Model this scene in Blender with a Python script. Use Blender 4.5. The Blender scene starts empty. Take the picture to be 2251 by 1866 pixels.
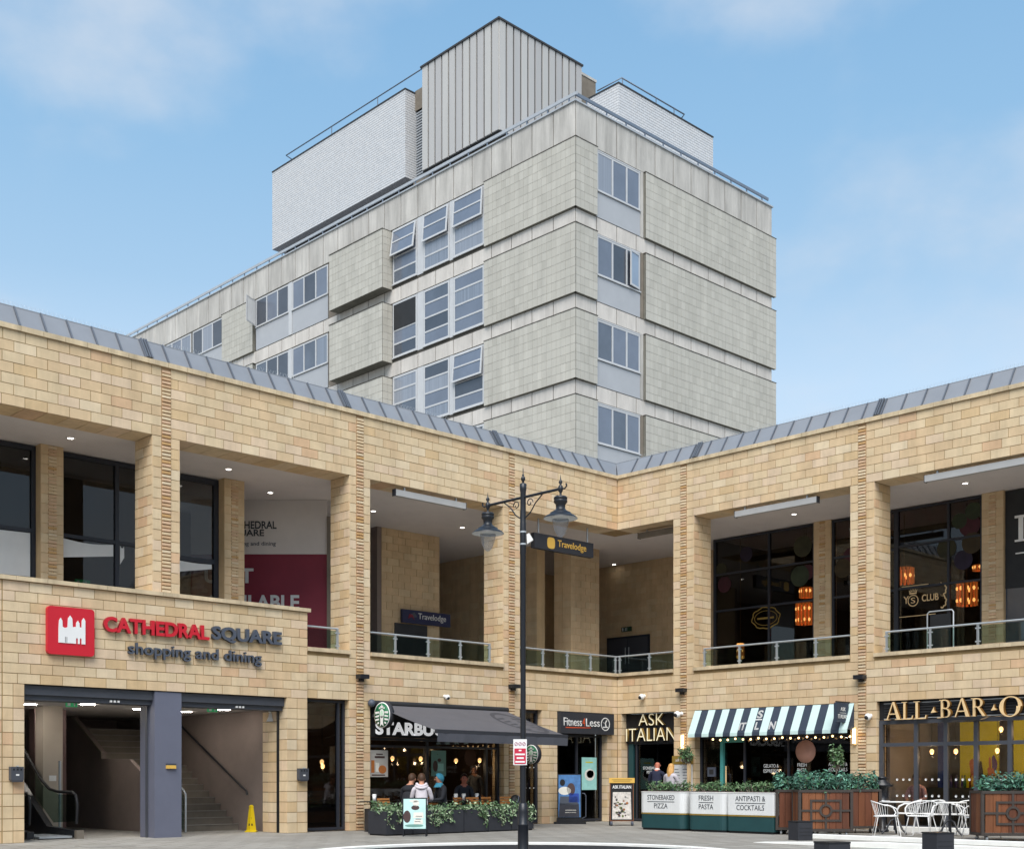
import bpy, math, random
from mathutils import Vector, Matrix
random.seed(7)
sc = bpy.context.scene
COL = sc.collection
R = math.radians

# ------------------------------------------------------------------ camera
cam = bpy.data.cameras.new('camera'); cob = bpy.data.objects.new('camera', cam); COL.objects.link(cob)
CAM = Vector((-26.93, -23.75, 1.247)); cob.location = CAM
cob.rotation_euler = (R(90), 0, R(-43.793))
cam.sensor_fit = 'HORIZONTAL'; cam.sensor_width = 36.0; cam.lens = 44.06; cam.shift_y = 0.3443
cam.clip_start = 0.1; cam.clip_end = 3000
sc.camera = cob
VIEW = Vector((math.sin(R(43.793)), math.cos(R(43.793)), 0)); RIGHT = Vector((VIEW.y, -VIEW.x, 0))

# ------------------------------------------------------------------ sky and sun
CLOUD_AT = (12.611, 14.572, 4.16)
SUN_EL, SUN_AZ = 52.0, 229.0          # azimuth clockwise from +Y: behind the photographer
w = bpy.data.worlds.new('World'); sc.world = w; w.use_nodes = True
nt = w.node_tree; nt.nodes.clear(); N = nt.nodes.new; L = nt.links.new
out = N('ShaderNodeOutputWorld'); bg = N('ShaderNodeBackground'); sky = N('ShaderNodeTexSky')
sky.sky_type = 'NISHITA'; sky.sun_disc = False; sky.sun_elevation = R(SUN_EL); sky.sun_rotation = R(SUN_AZ)
sky.air_density = 1.0; sky.dust_density = 1.0; sky.ozone_density = 2.0
tc = N('ShaderNodeTexCoord'); sep = N('ShaderNodeSeparateXYZ'); L(tc.outputs['Generated'], sep.inputs[0])
# bright summer veil, paler towards the horizon, the same all the way round
vr = N('ShaderNodeValToRGB'); cr = vr.color_ramp
cr.elements[0].position = 0.0; cr.elements[0].color = (2.95/4, 3.40/4, 3.75/4, 1)
cr.elements[1].position = 0.72; cr.elements[1].color = (0.80/4, 1.75/4, 2.85/4, 1)
for p_, c_ in ((0.29, (2.35, 3.0, 3.5)), (0.36, (1.62, 2.48, 3.2)), (0.45, (1.2, 2.2, 3.12)), (0.55, (0.95, 1.95, 3.0))):
    e = cr.elements.new(p_); e.color = (c_[0]/4, c_[1]/4, c_[2]/4, 1)
L(sep.outputs[2], vr.inputs[0])
vs = N('ShaderNodeVectorMath'); vs.operation = 'SCALE'; vs.inputs['Scale'].default_value = 4.0; L(vr.outputs[0], vs.inputs[0])
mv = N('ShaderNodeMixRGB'); mv.inputs[0].default_value = 0.72; L(sky.outputs[0], mv.inputs[1]); L(vs.outputs[0], mv.inputs[2])
# thin soft cloud
mp = N('ShaderNodeMapping'); mp.inputs['Scale'].default_value = (1.0, 1.0, 1.6); mp.inputs['Location'].default_value = CLOUD_AT
nz = N('ShaderNodeTexNoise'); nz.inputs['Scale'].default_value = 3.4; nz.inputs['Detail'].default_value = 7; nz.inputs['Roughness'].default_value = 0.50; nz.inputs['Distortion'].default_value = 0.0
rp = N('ShaderNodeValToRGB'); rp.color_ramp.elements[0].position = 0.45; rp.color_ramp.elements[1].position = 0.68
rp.color_ramp.elements[0].color = (0, 0, 0, 1); rp.color_ramp.elements[1].color = (0.72, 0.72, 0.72, 1); rp.color_ramp.interpolation = 'EASE'
mx = N('ShaderNodeMixRGB'); mx.inputs[2].default_value = (2.9, 3.1, 3.4, 1)
L(tc.outputs['Generated'], mp.inputs[0]); L(mp.outputs[0], nz.inputs['Vector']); L(nz.outputs[0], rp.inputs[0])
L(mv.outputs[0], mx.inputs[1]); L(rp.outputs[0], mx.inputs[0])
L(mx.outputs[0], bg.inputs[0]); bg.inputs[1].default_value = 0.116; L(bg.outputs[0], out.inputs[0])
sl = bpy.data.lights.new('sun', 'SUN'); sl.energy = 2.1; sl.angle = R(48); sl.color = (1.0, 0.955, 0.90)
so = bpy.data.objects.new('sun', sl); COL.objects.link(so)
az = R(SUN_AZ); el = R(SUN_EL)
so.rotation_euler = Vector((math.sin(az)*math.cos(el), math.cos(az)*math.cos(el), math.sin(el))).to_track_quat('Z', 'Y').to_euler()
so.location = (-30, -30, 40)
sc.view_settings.view_transform = 'Standard'; sc.view_settings.look = 'None'
sc.view_settings.exposure = 1.12; sc.view_settings.gamma = 1.0; sc.view_settings.use_curve_mapping = False
sc.cycles.use_denoising = True
sc.cycles.max_bounces = 8; sc.cycles.diffuse_bounces = 4; sc.cycles.transparent_max_bounces = 12

# ------------------------------------------------------------------ materials
def lin(h):
    h = h.lstrip('#'); c = [int(h[i:i+2], 16)/255 for i in (0, 2, 4)]
    return tuple(v/12.92 if v <= .04045 else ((v+.055)/1.055)**2.4 for v in c)
MATS = {}
def mat(name, col, rough=.8, amt=.15, scale=3.0, bump=0.0, bscale=40.0, metal=0.0, emit=0.0, stretch=(1, 1, 1), spec=.4, streak=0.0):
    """one colour broken up by two scales of noise in world space, with fine relief"""
    if isinstance(col, str): col = lin(col)
    m = bpy.data.materials.new(name); m.use_nodes = True; MATS[name] = m
    t = m.node_tree; b = t.nodes['Principled BSDF']; N = t.nodes.new; L = t.links.new
    b.inputs['Roughness'].default_value = rough; b.inputs['Metallic'].default_value = metal
    b.inputs['Specular IOR Level'].default_value = spec
    b.inputs['Base Color'].default_value = (*col, 1)
    if emit:
        b.inputs['Emission Color'].default_value = (*col, 1); b.inputs['Emission Strength'].default_value = emit
    if amt or bump:
        g = N('ShaderNodeNewGeometry'); mp = N('ShaderNodeMapping'); mp.inputs['Scale'].default_value = stretch
        L(g.outputs['Position'], mp.inputs[0])
    if amt:
        n1 = N('ShaderNodeTexNoise'); n1.inputs['Scale'].default_value = scale; n1.inputs['Detail'].default_value = 6; n1.inputs['Roughness'].default_value = .62
        L(mp.outputs[0], n1.inputs['Vector'])
        r = N('ShaderNodeMapRange'); r.inputs[1].default_value = .28; r.inputs[2].default_value = .72
        r.inputs[3].default_value = 1-amt; r.inputs[4].default_value = 1+amt*.7
        L(n1.outputs[0], r.inputs[0])
        v = N('ShaderNodeVectorMath'); v.operation = 'SCALE'; v.inputs[0].default_value = col
        L(r.outputs[0], v.inputs['Scale']); last = v
        if streak:                                              # rain streaks: stains that run down the face
            m2 = N('ShaderNodeMapping'); m2.inputs['Scale'].default_value = (2.4, 2.4, .22); L(g.outputs['Position'], m2.inputs[0])
            n3 = N('ShaderNodeTexNoise'); n3.inputs['Scale'].default_value = 1.3; n3.inputs['Detail'].default_value = 5; n3.inputs['Roughness'].default_value = .7; L(m2.outputs[0], n3.inputs['Vector'])
            r2 = N('ShaderNodeMapRange'); r2.inputs[1].default_value = .30; r2.inputs[2].default_value = .62; r2.inputs[3].default_value = 1-streak; r2.inputs[4].default_value = 1+streak*.25; L(n3.outputs[0], r2.inputs[0])
            v2 = N('ShaderNodeVectorMath'); v2.operation = 'SCALE'; L(v.outputs[0], v2.inputs[0]); L(r2.outputs[0], v2.inputs['Scale']); last = v2
        L(last.outputs[0], b.inputs['Base Color'])
    if bump:
        n2 = N('ShaderNodeTexNoise'); n2.inputs['Scale'].default_value = bscale; n2.inputs['Detail'].default_value = 4
        L(mp.outputs[0], n2.inputs['Vector'])
        bp = N('ShaderNodeBump'); bp.inputs['Strength'].default_value = bump; bp.inputs['Distance'].default_value = .02
        L(n2.outputs[0], bp.inputs['Height']); L(bp.outputs[0], b.inputs['Normal'])
    return m
def glass(name, tint=(.55, .6, .6), rough=.02, ior=1.5, body=None):
    """thin pane: see-through, with a mirror coat that grows at grazing angles"""
    m = bpy.data.materials.new(name); m.use_nodes = True; MATS[name] = m
    t = m.node_tree; t.nodes.clear(); N = t.nodes.new; L = t.links.new
    o = N('ShaderNodeOutputMaterial'); mx = N('ShaderNodeMixShader'); f = N('ShaderNodeFresnel')
    gm = N('ShaderNodeNewGeometry'); ir = N('ShaderNodeMapRange'); ir.inputs[3].default_value = ior; ir.inputs[4].default_value = 1/ior    # same mirror strength on both faces of the sheet
    L(gm.outputs['Backfacing'], ir.inputs[0]); L(ir.outputs[0], f.inputs[0])
    tr = N('ShaderNodeBsdfTransparent'); tr.inputs[0].default_value = (*tint, 1)
    gl = N('ShaderNodeBsdfGlossy'); gl.inputs['Roughness'].default_value = rough
    first = tr
    if body:
        df = N('ShaderNodeBsdfDiffuse'); df.inputs[0].default_value = (*body, 1)
        m2 = N('ShaderNodeMixShader'); m2.inputs[0].default_value = .14; L(tr.outputs[0], m2.inputs[1]); L(df.outputs[0], m2.inputs[2]); first = m2
    L(f.outputs[0], mx.inputs[0]); L(first.outputs[0], mx.inputs[1]); L(gl.outputs[0], mx.inputs[2]); L(mx.outputs[0], o.inputs[0])
    return m
STONE = [mat('stone_%d' % i, c, .85, .13, 2.2, .25, 60, streak=.13) for i, c in enumerate(
    ['#d3bc98', '#d1b792', '#d5bf9c', '#cdb188', '#cfad89', '#d5bd9f', '#d8c4a4', '#cfb48f'])]
STONE_W = [5, 5, 5, 2, 1.2, 3, 2, 3]
STONE_IN = [STONE[0], STONE[1], STONE[7], STONE[7]]
mortar = mat('mortar', '#9c835c', .95, .2, 5)
capst = mat('cap_stone', '#cab797', .85, .22, 1.6, .2, 50, streak=.28)
STRIP = [mat('strip_%d' % i, c, .85, .15, 6) for i, c in enumerate(['#d2ba96', '#c9a681', '#cfae8e', '#c09a68', '#d8c4a4'])]
strip_back = mat('strip_back', '#a88866', .95, .2, 6)
zinc = mat('zinc', '#888b90', .5, .10, 1.2, metal=.2)
zinc_seam = mat('zinc_seam', '#666b73', .5, .1, 3, metal=.3)
concrete = mat('concrete', '#bcb8b1', .92, .22, 1.1, .35, 30, stretch=(1, 1, .35), streak=.25)
concrete2 = mat('concrete_band', '#cbc5bd', .92, .16, 1.6, .35, 30, stretch=(1, 1, .4), streak=.14)
concj = mat('concrete_joint', '#57534c', .95, .2, 4)
TILE = [mat('tile_%d' % i, c, .55, .1, 1.3, stretch=(1, 1, .25), streak=.07) for i, c in enumerate(['#b8b4a9', '#b5b1a6', '#bbb7ac', '#b2aea3', '#b7b3a8'])]
grout = mat('grout', '#7b796f', .95, .2, 3)
wbrick = [mat('white_brick_%d' % i, c, .5, .08, 4) for i, c in enumerate(['#c9cacb', '#c7c8c9', '#cbcbcb'])]
wgrout = mat('white_brick_joint', '#8c8c8f', .95, .1, 4)
clad = [mat('cladding_%d' % i, c, .55, .07, .6, stretch=(1, 1, .2)) for i, c in enumerate(['#b1afac', '#b6b4b0', '#adaba9'])]
dark = mat('dark_gap', '#3a3b3e', .8, .2, 3)
soot = mat('black_louvre', '#2a2b2d', .7, .2, 3)
brownc = mat('brown_concrete', '#7d7468', .9, .25, 1.5)
upvc = mat('window_frame_white', '#bfc0c1', .45, .06, 3)
pan_l = mat('spandrel_panel', '#a9abae', .5, .05, 1.5)
bluepane = mat('blinded_pane', '#6d7583', .12, .16, .7, spec=.8)
darkpane = mat('dark_pane', '#454b55', .1, .2, .9, spec=.8)
steel = mat('brushed_steel', '#b4b9bc', .35, .1, 6, metal=.35)
railb = mat('rail_paint', '#6b7684', .5, .1, 3)
railg = mat('rail_grey', '#a7acb1', .5, .1, 3)
frame_d = mat('dark_frame', '#2c2f37', .45, .1, 4)
frame_b = mat('blue_grey_frame', '#45484f', .45, .1, 3)
colblue = mat('column_paint', '#646776', .5, .06, 2, .05, 30)
plaster = mat('ceiling_plaster', '#d2cbc6', .9, .05, 2)
whitep = mat('white_paint', '#dededb', .5, .05, 3)
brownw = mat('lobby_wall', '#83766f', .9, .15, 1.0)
darkbr = mat('lobby_dark_wall', '#5d4a48', .9, .15, 1.0)
redw = mat('hoarding_red', '#7c2638', .6, .08, 2)
black = mat('black', '#17181b', .6, .2, 4)
blackm = mat('black_metal', '#1c1f25', .38, .15, 5, spec=.5)
charcoal = mat('charcoal', '#2e3036', .7, .12, 4)
awn_g = mat('awning_fabric', '#57565a', .85, .08, 3, .1, 90)
awn_d = mat('awning_print', '#3f3f44', .85, .05, 3)
awn_v = mat('awning_valance', '#50525a', .85, .06, 3)
navy = mat('stripe_navy', '#333d4c', .8, .08, 3)
mint = mat('stripe_mint', '#c4dcd8', .8, .06, 3)
white = mat('white', '#e6e6e4', .45, .04, 3)
red = mat('red', '#c4202f', .4, .04, 3)
dred = mat('dark_red_edge', '#8f1822', .5, .05, 3)
slate = mat('slate', '#4c525e', .5, .06, 3)
gold = mat('gold', '#e8c794', .4, .08, 4)
golde = mat('gold_edge', '#7a5524', .5, .1, 4)
dgold = mat('dull_gold', '#8d7434', .5, .1, 4)
green = mat('logo_green', '#1d6b47', .5, .06, 3)
teal = mat('planter_teal', '#1c4245', .55, .1, 3)
tealf = mat('teal_frame', '#4b9a96', .5, .08, 3)
pwhite = mat('planter_white', '#d6d8d8', .55, .05, 2)
ink = mat('ink', '#3b4046', .6, .05, 3)
WOOD = [mat('wood_%d' % i, c, .6, .32, 5, .3, 30, stretch=(1, 1, .12)) for i, c in enumerate(['#693c25', '#714227', '#5f3622', '#78492b'])]
woodf = mat('planter_steel', '#3c3632', .6, .2, 4)
slatw = mat('chair_wood', '#b5793f', .6, .25, 6, stretch=(1, 1, .2))
yellow = mat('yellow', '#d7b90f', .45, .08, 3)
amber = mat('amber_sign', '#d8ad52', .5, .06, 3)
pave_m = None
kerbw = mat('white_kerb', '#ebebe6', .7, .08, 3)
LEAF = [mat('leaf_%d' % i, c, .55, .2, 8) for i, c in enumerate(['#3c5a34', '#4f7046', '#2f4a2b', '#6d8a5c', '#7f9a76'])]
LEAFT = [mat('leaf_blue_%d' % i, c, .5, .2, 8) for i, c in enumerate(['#33594a', '#4a7a66', '#274337', '#6a9c86', '#3d6b48'])]
IVY = [mat('ivy_%d' % i, c, .5, .25, 8) for i, c in enumerate(['#3a5433', '#4f6a43', '#2c4429', '#76906a', '#a3b492'])]
bulbh = mat('warm_bulb_hanging', (1.0, .56, .22), .5, 0, emit=2.0)
glow = bpy.data.lights.new('bulb_light', 'POINT'); glow.energy = 6.0; glow.color = (1.0, .70, .42); glow.shadow_soft_size = .05
bulb = mat('warm_bulb', (1.0, .60, .26), .5, 0, emit=2.6)
bulbw = mat('white_light', (1.0, .95, .86), .5, 0, emit=5.0)
chand = mat('chandelier_glass', (1.0, .27, .05), .4, 0, emit=.26)
chandh = mat('chandelier_flame', (1.0, .45, .12), .4, 0, emit=2.2)
sconl = mat('wall_lamp_glow', (1.0, .72, .38), .4, 0, emit=1.6)
litw = mat('lit_letter', (.92, .93, .95), .5, 0, emit=.22)
lobl = mat('lobby_lamp', (1.0, .93, .84), .5, 0, emit=36.0)
exitg = mat('exit_green', (.05, .42, .16), .4, 0, emit=.10)
exitd = mat('exit_dim', '#2c4a35', .5, .05, 3)
shopglass = glass('shop_glass', (.52, .53, .53))
balglass = glass('balustrade_glass', (.62, .72, .68))
lampglass = glass('lamp_bowl', (.8, .82, .85), .05, 1.45, (.75, .77, .8))
def mk_pave():
    m = bpy.data.materials.new('paving'); m.use_nodes = True
    t = m.node_tree; b = t.nodes['Principled BSDF']; N = t.nodes.new; L = t.links.new
    g = N('ShaderNodeNewGeometry'); br = N('ShaderNodeTexBrick'); mp = N('ShaderNodeMapping'); mp.inputs['Rotation'].default_value = (0, 0, R(0))
    br.inputs['Scale'].default_value = 1.0; br.inputs['Brick Width'].default_value = .6; br.inputs['Row Height'].default_value = .4
    br.inputs['Mortar Size'].default_value = .02; br.inputs['Mortar Smooth'].default_value = .3
    br.inputs['Color1'].default_value = (*lin('#98958e'), 1); br.inputs['Color2'].default_value = (*lin('#8f8b83'), 1); br.inputs['Mortar'].default_value = (*lin('#68645c'), 1)
    n = N('ShaderNodeTexNoise'); n.inputs['Scale'].default_value = .55; n.inputs['Detail'].default_value = 8; n.inputs['Roughness'].default_value = .7
    r = N('ShaderNodeMapRange'); r.inputs[1].default_value = .3; r.inputs[2].default_value = .7; r.inputs[3].default_value = .78; r.inputs[4].default_value = 1.12
    mxx = N('ShaderNodeVectorMath'); mxx.operation = 'SCALE'
    L(g.outputs['Position'], mp.inputs[0]); L(mp.outputs[0], br.inputs['Vector']); L(g.outputs['Position'], n.inputs['Vector']); L(n.outputs[0], r.inputs[0])
    vo = N('ShaderNodeTexVoronoi'); vo.inputs['Scale'].default_value = 2.3; L(g.outputs['Position'], vo.inputs['Vector'])       # dark spots trodden into the slabs
    vr_ = N('ShaderNodeMapRange'); vr_.inputs[1].default_value = .05; vr_.inputs[2].default_value = .085; vr_.inputs[3].default_value = .62; vr_.inputs[4].default_value = 1.0; L(vo.outputs['Distance'], vr_.inputs[0])
    n4 = N('ShaderNodeTexNoise'); n4.inputs['Scale'].default_value = .16; n4.inputs['Detail'].default_value = 5; L(g.outputs['Position'], n4.inputs['Vector'])
    r4 = N('ShaderNodeMapRange'); r4.inputs[1].default_value = .35; r4.inputs[2].default_value = .6; r4.inputs[3].default_value = .84; r4.inputs[4].default_value = 1.06; L(n4.outputs[0], r4.inputs[0])
    mm = N('ShaderNodeMath'); mm.operation = 'MULTIPLY'; L(r.outputs[0], mm.inputs[0]); L(r4.outputs[0], mm.inputs[1]); mm2 = N('ShaderNodeMath'); mm2.operation = 'MULTIPLY'; L(mm.outputs[0], mm2.inputs[0]); L(vr_.outputs[0], mm2.inputs[1])
    L(br.outputs['Color'], mxx.inputs[0]); L(mm2.outputs[0], mxx.inputs['Scale']); L(mxx.outputs[0], b.inputs['Base Color'])
    bp = N('ShaderNodeBump'); bp.inputs['Strength'].default_value = .4; bp.inputs['Distance'].default_value = .004; bp.invert = True
    L(br.outputs['Fac'], bp.inputs['Height']); L(bp.outputs[0], b.inputs['Normal']); b.inputs['Roughness'].default_value = .8
    return m
pave_m = mk_pave()

# ------------------------------------------------------------------ mesh helpers
def LW(u, d, z): return Vector((-u, d, z))        # left wing: u metres from the inner corner, d metres behind its face
def RW(u, d, z): return Vector((d, -u, z))        # right wing
XL, NL = Vector((1, 0, 0)), Vector((0, -1, 0))
XR, NR = Vector((0, -1, 0)), Vector((-1, 0, 0))
UP = Vector((0, 0, 1))
def base_of(o):
    v = Vector((0, 0, 0))
    while o is not None: v += o.location; o = o.parent
    return v
class MB:
    def __init__(s): s.v = []; s.f = []; s.m = []; s.sm = []
    def add(s, vs, fs, m=0, smooth=False):
        k = len(s.v); s.v += [Vector(p) for p in vs]
        for f in fs: s.f.append([i+k for i in f]); s.m.append(m); s.sm.append(smooth)
        return s
    def box(s, a, b, m=0):
        x0, x1 = sorted((a[0], b[0])); y0, y1 = sorted((a[1], b[1])); z0, z1 = sorted((a[2], b[2]))
        return s.add([(x0,y0,z0),(x1,y0,z0),(x1,y1,z0),(x0,y1,z0),(x0,y0,z1),(x1,y0,z1),(x1,y1,z1),(x0,y1,z1)],
              [(3,2,1,0),(4,5,6,7),(0,1,5,4),(1,2,6,5),(2,3,7,6),(3,0,4,7)], m)
    def fb(s, F, u0, u1, d0, d1, z0, z1, m=0): return s.box(F(u0, d0, z0), F(u1, d1, z1), m)
    def obox(s, c, ax, ay, az, m=0):
        c, ax, ay, az = Vector(c), Vector(ax), Vector(ay), Vector(az)
        vs = [c+ax*i+ay*j+az*k for k in (-1, 1) for j in (-1, 1) for i in (-1, 1)]
        return s.add(vs, [(0,2,3,1),(4,5,7,6),(0,1,5,4),(1,3,7,5),(3,2,6,7),(2,0,4,6)], m)
    def prism(s, pts, off, m=0):
        n = len(pts); off = Vector(off); pts = [Vector(p) for p in pts]
        vs = pts+[p+off for p in pts]
        return s.add(vs, [tuple(range(n))[::-1], tuple(range(n, 2*n))]+[(i, (i+1) % n, (i+1) % n+n, i+n) for i in range(n)], m)
    def tube(s, path, r, n=8, m=0, closed=False, cap=True):
        path = [Vector(p) for p in path]; k = len(path); vs = []; rr = r if isinstance(r, (list, tuple)) else [r]*k
        ref = None
        for i, p in enumerate(path):
            a = path[(i-1) % k] if (closed or i > 0) else p; b = path[(i+1) % k] if (closed or i < k-1) else p
            t = (b-a).normalized()
            if ref is None: ref = t.orthogonal().normalized()
            ref = (ref - t*ref.dot(t)).normalized(); q = t.cross(ref)
            vs += [p+(ref*math.cos(2*math.pi*j/n)+q*math.sin(2*math.pi*j/n))*rr[i] for j in range(n)]
        fs = [(i*n+j, i*n+(j+1) % n, ((i+1) % k)*n+(j+1) % n, ((i+1) % k)*n+j) for i in range(k if closed else k-1) for j in range(n)]
        s.add(vs, fs, m, True)
        if cap and not closed: s.add(vs[:n], [tuple(range(n))[::-1]], m); s.add(vs[-n:], [tuple(range(n))], m)
        return s
    def lathe(s, prof, c=(0, 0, 0), n=20, m=0, axis=UP, smooth=True):
        c = Vector(c); a = Vector(axis).normalized(); u = a.orthogonal().normalized(); v = a.cross(u); vs = []; k = len(prof)
        for (r, h) in prof: vs += [c+a*h+(u*math.cos(2*math.pi*j/n)+v*math.sin(2*math.pi*j/n))*max(r, 1e-4) for j in range(n)]
        return s.add(vs, [(i*n+j, i*n+(j+1) % n, (i+1)*n+(j+1) % n, (i+1)*n+j) for i in range(k-1) for j in range(n)], m, smooth)
    def ball(s, c, r, n=10, m=0, sc3=(1, 1, 1)):
        k = len(s.v); s.lathe([(math.sin(math.pi*i/n)*1, -math.cos(math.pi*i/n)) for i in range(n+1)], (0, 0, 0), n+4, m)
        for i in range(k, len(s.v)): p = s.v[i]; s.v[i] = Vector(c)+Vector((p.x*r*sc3[0], p.y*r*sc3[1], p.z*r*sc3[2]))
        return s
    def flat(s, pts, O, xd, nrm, t=.01, m=0):
        """2-D outline (x right, y up) set up at O on a wall with outward normal nrm, t thick"""
        O, xd, nrm = Vector(O), Vector(xd), Vector(nrm)
        return s.prism([O+xd*x+UP*y for x, y in pts], nrm*t, m)
    def build(s, name, mats, parent=None, world=True, loc=None):
        if not isinstance(mats, (list, tuple)): mats = [mats]
        me = bpy.data.meshes.new(name); off = base_of(parent) if (world and parent) else Vector((0, 0, 0))
        if loc is not None: off = Vector(loc)
        me.from_pydata([p-off for p in s.v], [], s.f)
        for mm in mats: me.materials.append(mm)
        me.polygons.foreach_set('material_index', s.m); me.polygons.foreach_set('use_smooth', s.sm)
        fix_normals(me)
        o = bpy.data.objects.new(name, me); COL.objects.link(o)
        if parent: o.parent = parent
        if loc is not None: o.location = loc
        return o
import bmesh
def fix_normals(me):
    b = bmesh.new(); b.from_mesh(me); bmesh.ops.recalc_face_normals(b, faces=b.faces); b.to_mesh(me); b.free(); me.update()
def thing(name, label, cat, loc, group=None, rz=0):
    o = bpy.data.objects.new(name, None); COL.objects.link(o); o.location = loc; o.rotation_euler = (0, 0, rz)
    o.empty_display_size = .2; o['label'] = label; o['category'] = cat
    if group: o['group'] = group
    return o
def tag(o, label, cat, group=None):
    o['label'] = label; o['category'] = cat
    if group: o['group'] = group
    return o
def dup(root, loc, rz, label, group=None):
    r = root.copy(); COL.objects.link(r); r.location = loc; r.rotation_euler = (0, 0, rz); r['label'] = label
    if group: r['group'] = group
    for ch in list(root.children):
        c = ch.copy(); COL.objects.link(c); c.parent = r
        for g in list(ch.children): d = g.copy(); COL.objects.link(d); d.parent = c
    return r
def text(body, O, xd, nrm, wdt, hgt, m, parent=None, name='lettering', thick=.01, bold=0.0, mside=None, slant=0, fit=True):
    """raised lettering: lower-left corner O, runs along xd, faces nrm, wdt x hgt metres"""
    cu = bpy.data.curves.new('t', 'FONT'); cu.body = body; cu.offset = bold; cu.resolution_u = 4; cu.extrude = .5
    ob = bpy.data.objects.new('t', cu); me = bpy.data.meshes.new_from_object(ob)
    xs = [v.co.x for v in me.vertices]; ys = [v.co.y for v in me.vertices]
    x0, x1, y0, y1 = min(xs), max(xs), min(ys), max(ys); sx = wdt/(x1-x0); sy = hgt/(y1-y0)
    O, xd, nrm = Vector(O), Vector(xd), Vector(nrm); off = base_of(parent) if parent else Vector((0, 0, 0))
    for v in me.vertices:
        x, y, z = v.co; xx = (x-x0)*sx; yy = (y-y0)*sy; v.co = O+xd*(xx+slant*yy)+UP*yy+nrm*((z+.5)*thick)-off
    me.materials.clear(); me.materials.append(m); me.name = name
    bpy.data.objects.remove(ob); bpy.data.curves.remove(cu)
    if mside:
        me.materials.append(mside)
        for p in me.polygons: p.material_index = 0 if abs(p.normal.dot(nrm)) > .9 else 1
    o = bpy.data.objects.new(name, me); COL.objects.link(o); o.parent = parent
    return o
UNIT = {}
def unit_cube(m):
    if m.name not in UNIT:
        b = MB().box((-.5, -.5, -.5), (.5, .5, .5)); me = bpy.data.meshes.new('piece'); me.from_pydata(b.v, [], b.f); me.materials.append(m); me.update(); UNIT[m.name] = me
    return UNIT[m.name]
class Pieces:
    """collects box pieces of one kind on one thing: the largest in view become parts, the rest one joined part"""
    def __init__(s, name, mats, weights=None): s.name = name; s.mats = mats; s.w = weights or [1]*len(mats); s.p = []
    def add(s, a, b, mi=None, pr=1.0):
        lo = Vector([min(a[i], b[i]) for i in range(3)]); hi = Vector([max(a[i], b[i]) for i in range(3)])
        if mi is None: mi = random.choices(range(len(s.mats)), s.w)[0]
        e = sorted(hi-lo); c = (lo+hi)/2
        s.p.append((pr*e[1]*e[2]/(c-CAM).length_squared, lo, hi, mi))
    def make(s, parent, limit=290):
        off = base_of(parent); s.p.sort(key=lambda t: -t[0])
        for (_, lo, hi, mi) in s.p[:limit]:
            o = bpy.data.objects.new(s.name, unit_cube(s.mats[mi])); COL.objects.link(o); o.parent = parent
            o.location = (lo+hi)/2-off; o.scale = hi-lo
        rest = s.p[limit:]
        if rest:
            b = MB()
            for (_, lo, hi, mi) in rest: b.box(lo, hi, mi)
            o = b.build(s.name+'work', s.mats, parent); o['kind'] = 'stuff'
J = .013
def lay_front(P, F, u0, u1, z0, z1, rows, d=0.0, ln=.44, half=0, th=.05, pr=1.0):
    """coursed ashlar on a face parallel to the wing"""
    h = (z1-z0)/rows
    for r in range(rows):
        a = u0; first = True
        while a < u1-1e-4:
            l = ln*(.5 if (first and (r+half) % 2) else 1)*random.uniform(.975, 1.025); first = False
            b = a+l
            if u1-b < .16: b = u1
            j = random.uniform(-.003, .003)
            P.add(F(a+J/2, d+j-.0, z0+r*h+J/2), F(b-J/2, d+th, z0+(r+1)*h-J/2), pr=pr); a = b
def lay_side(P, F, u, sgn, d0, d1, z0, z1, rows, ln=.38, pr=.5):
    """ashlar on a reveal (a face at right angles to the wing); sgn: +1 when the face looks towards larger u"""
    h = (z1-z0)/rows
    for r in range(rows):
        a = d0; first = True
        while a < d1-1e-4:
            l = ln*(.6 if (first and r % 2) else 1); first = False; b = min(a+l, d1)
            if d1-b < .12: b = d1
            j = random.uniform(-.002, .002)
            P.add(F(u-sgn*.045, a+J/2, z0+r*h+J/2), F(u+sgn*j, b-J/2, z0+(r+1)*h-J/2), pr=pr); a = b
def strip(F, uc, z0, z1, parent, d=0.0, w=.095):
    b = MB(); n = int((z1-z0)/.0745)
    for i in range(n):
        z = z0+i*.0745; m = random.choices(range(5), [4, 2, 3, 1.5, 3])[0]; jt = random.uniform(0, .012)
        b.fb(F, uc-w, uc+w, d-.012-jt, d+.04, z+.014, z+.0745-.014, m)
    o = b.build('brickwork', STRIP, parent); o['kind'] = 'stuff'
    MB().fb(F, uc-w-.008, uc+w+.008, d+.006, d+.05, z0, z1).build('brick_recess', strip_back, parent)

# ------------------------------------------------------------------ ground
g = MB(); g.add([(-400, -400, 0), (400, -400, 0), (400, 400, 0), (-400, 400, 0)], [(0, 1, 2, 3)])
o = g.build('pavement', pave_m); o['kind'] = 'structure'
def ring(c, r0, r1, z0, z1, m, name, a0=0, a1=360, n=64):
    b = MB(); c = Vector(c); P = lambda r, a, z: c+Vector((r*math.cos(a), r*math.sin(a), z))
    for i in range(n):
        p, q = R(a0+(a1-a0)*i/n), R(a0+(a1-a0)*(i+1)/n)
        b.add([P(r0, p, z0), P(r1, p, z0), P(r1, q, z0), P(r0, q, z0), P(r0, p, z1), P(r1, p, z1), P(r1, q, z1), P(r0, q, z1)],
              [(4, 5, 6, 7), (1, 2, 6, 5), (3, 0, 4, 7)])
    o = b.build(name, m); o['kind'] = 'structure'; return o
ring((-13.3, -9.8, 0), 3.42, 3.72, 0, .055, kerbw, 'kerb')
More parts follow.
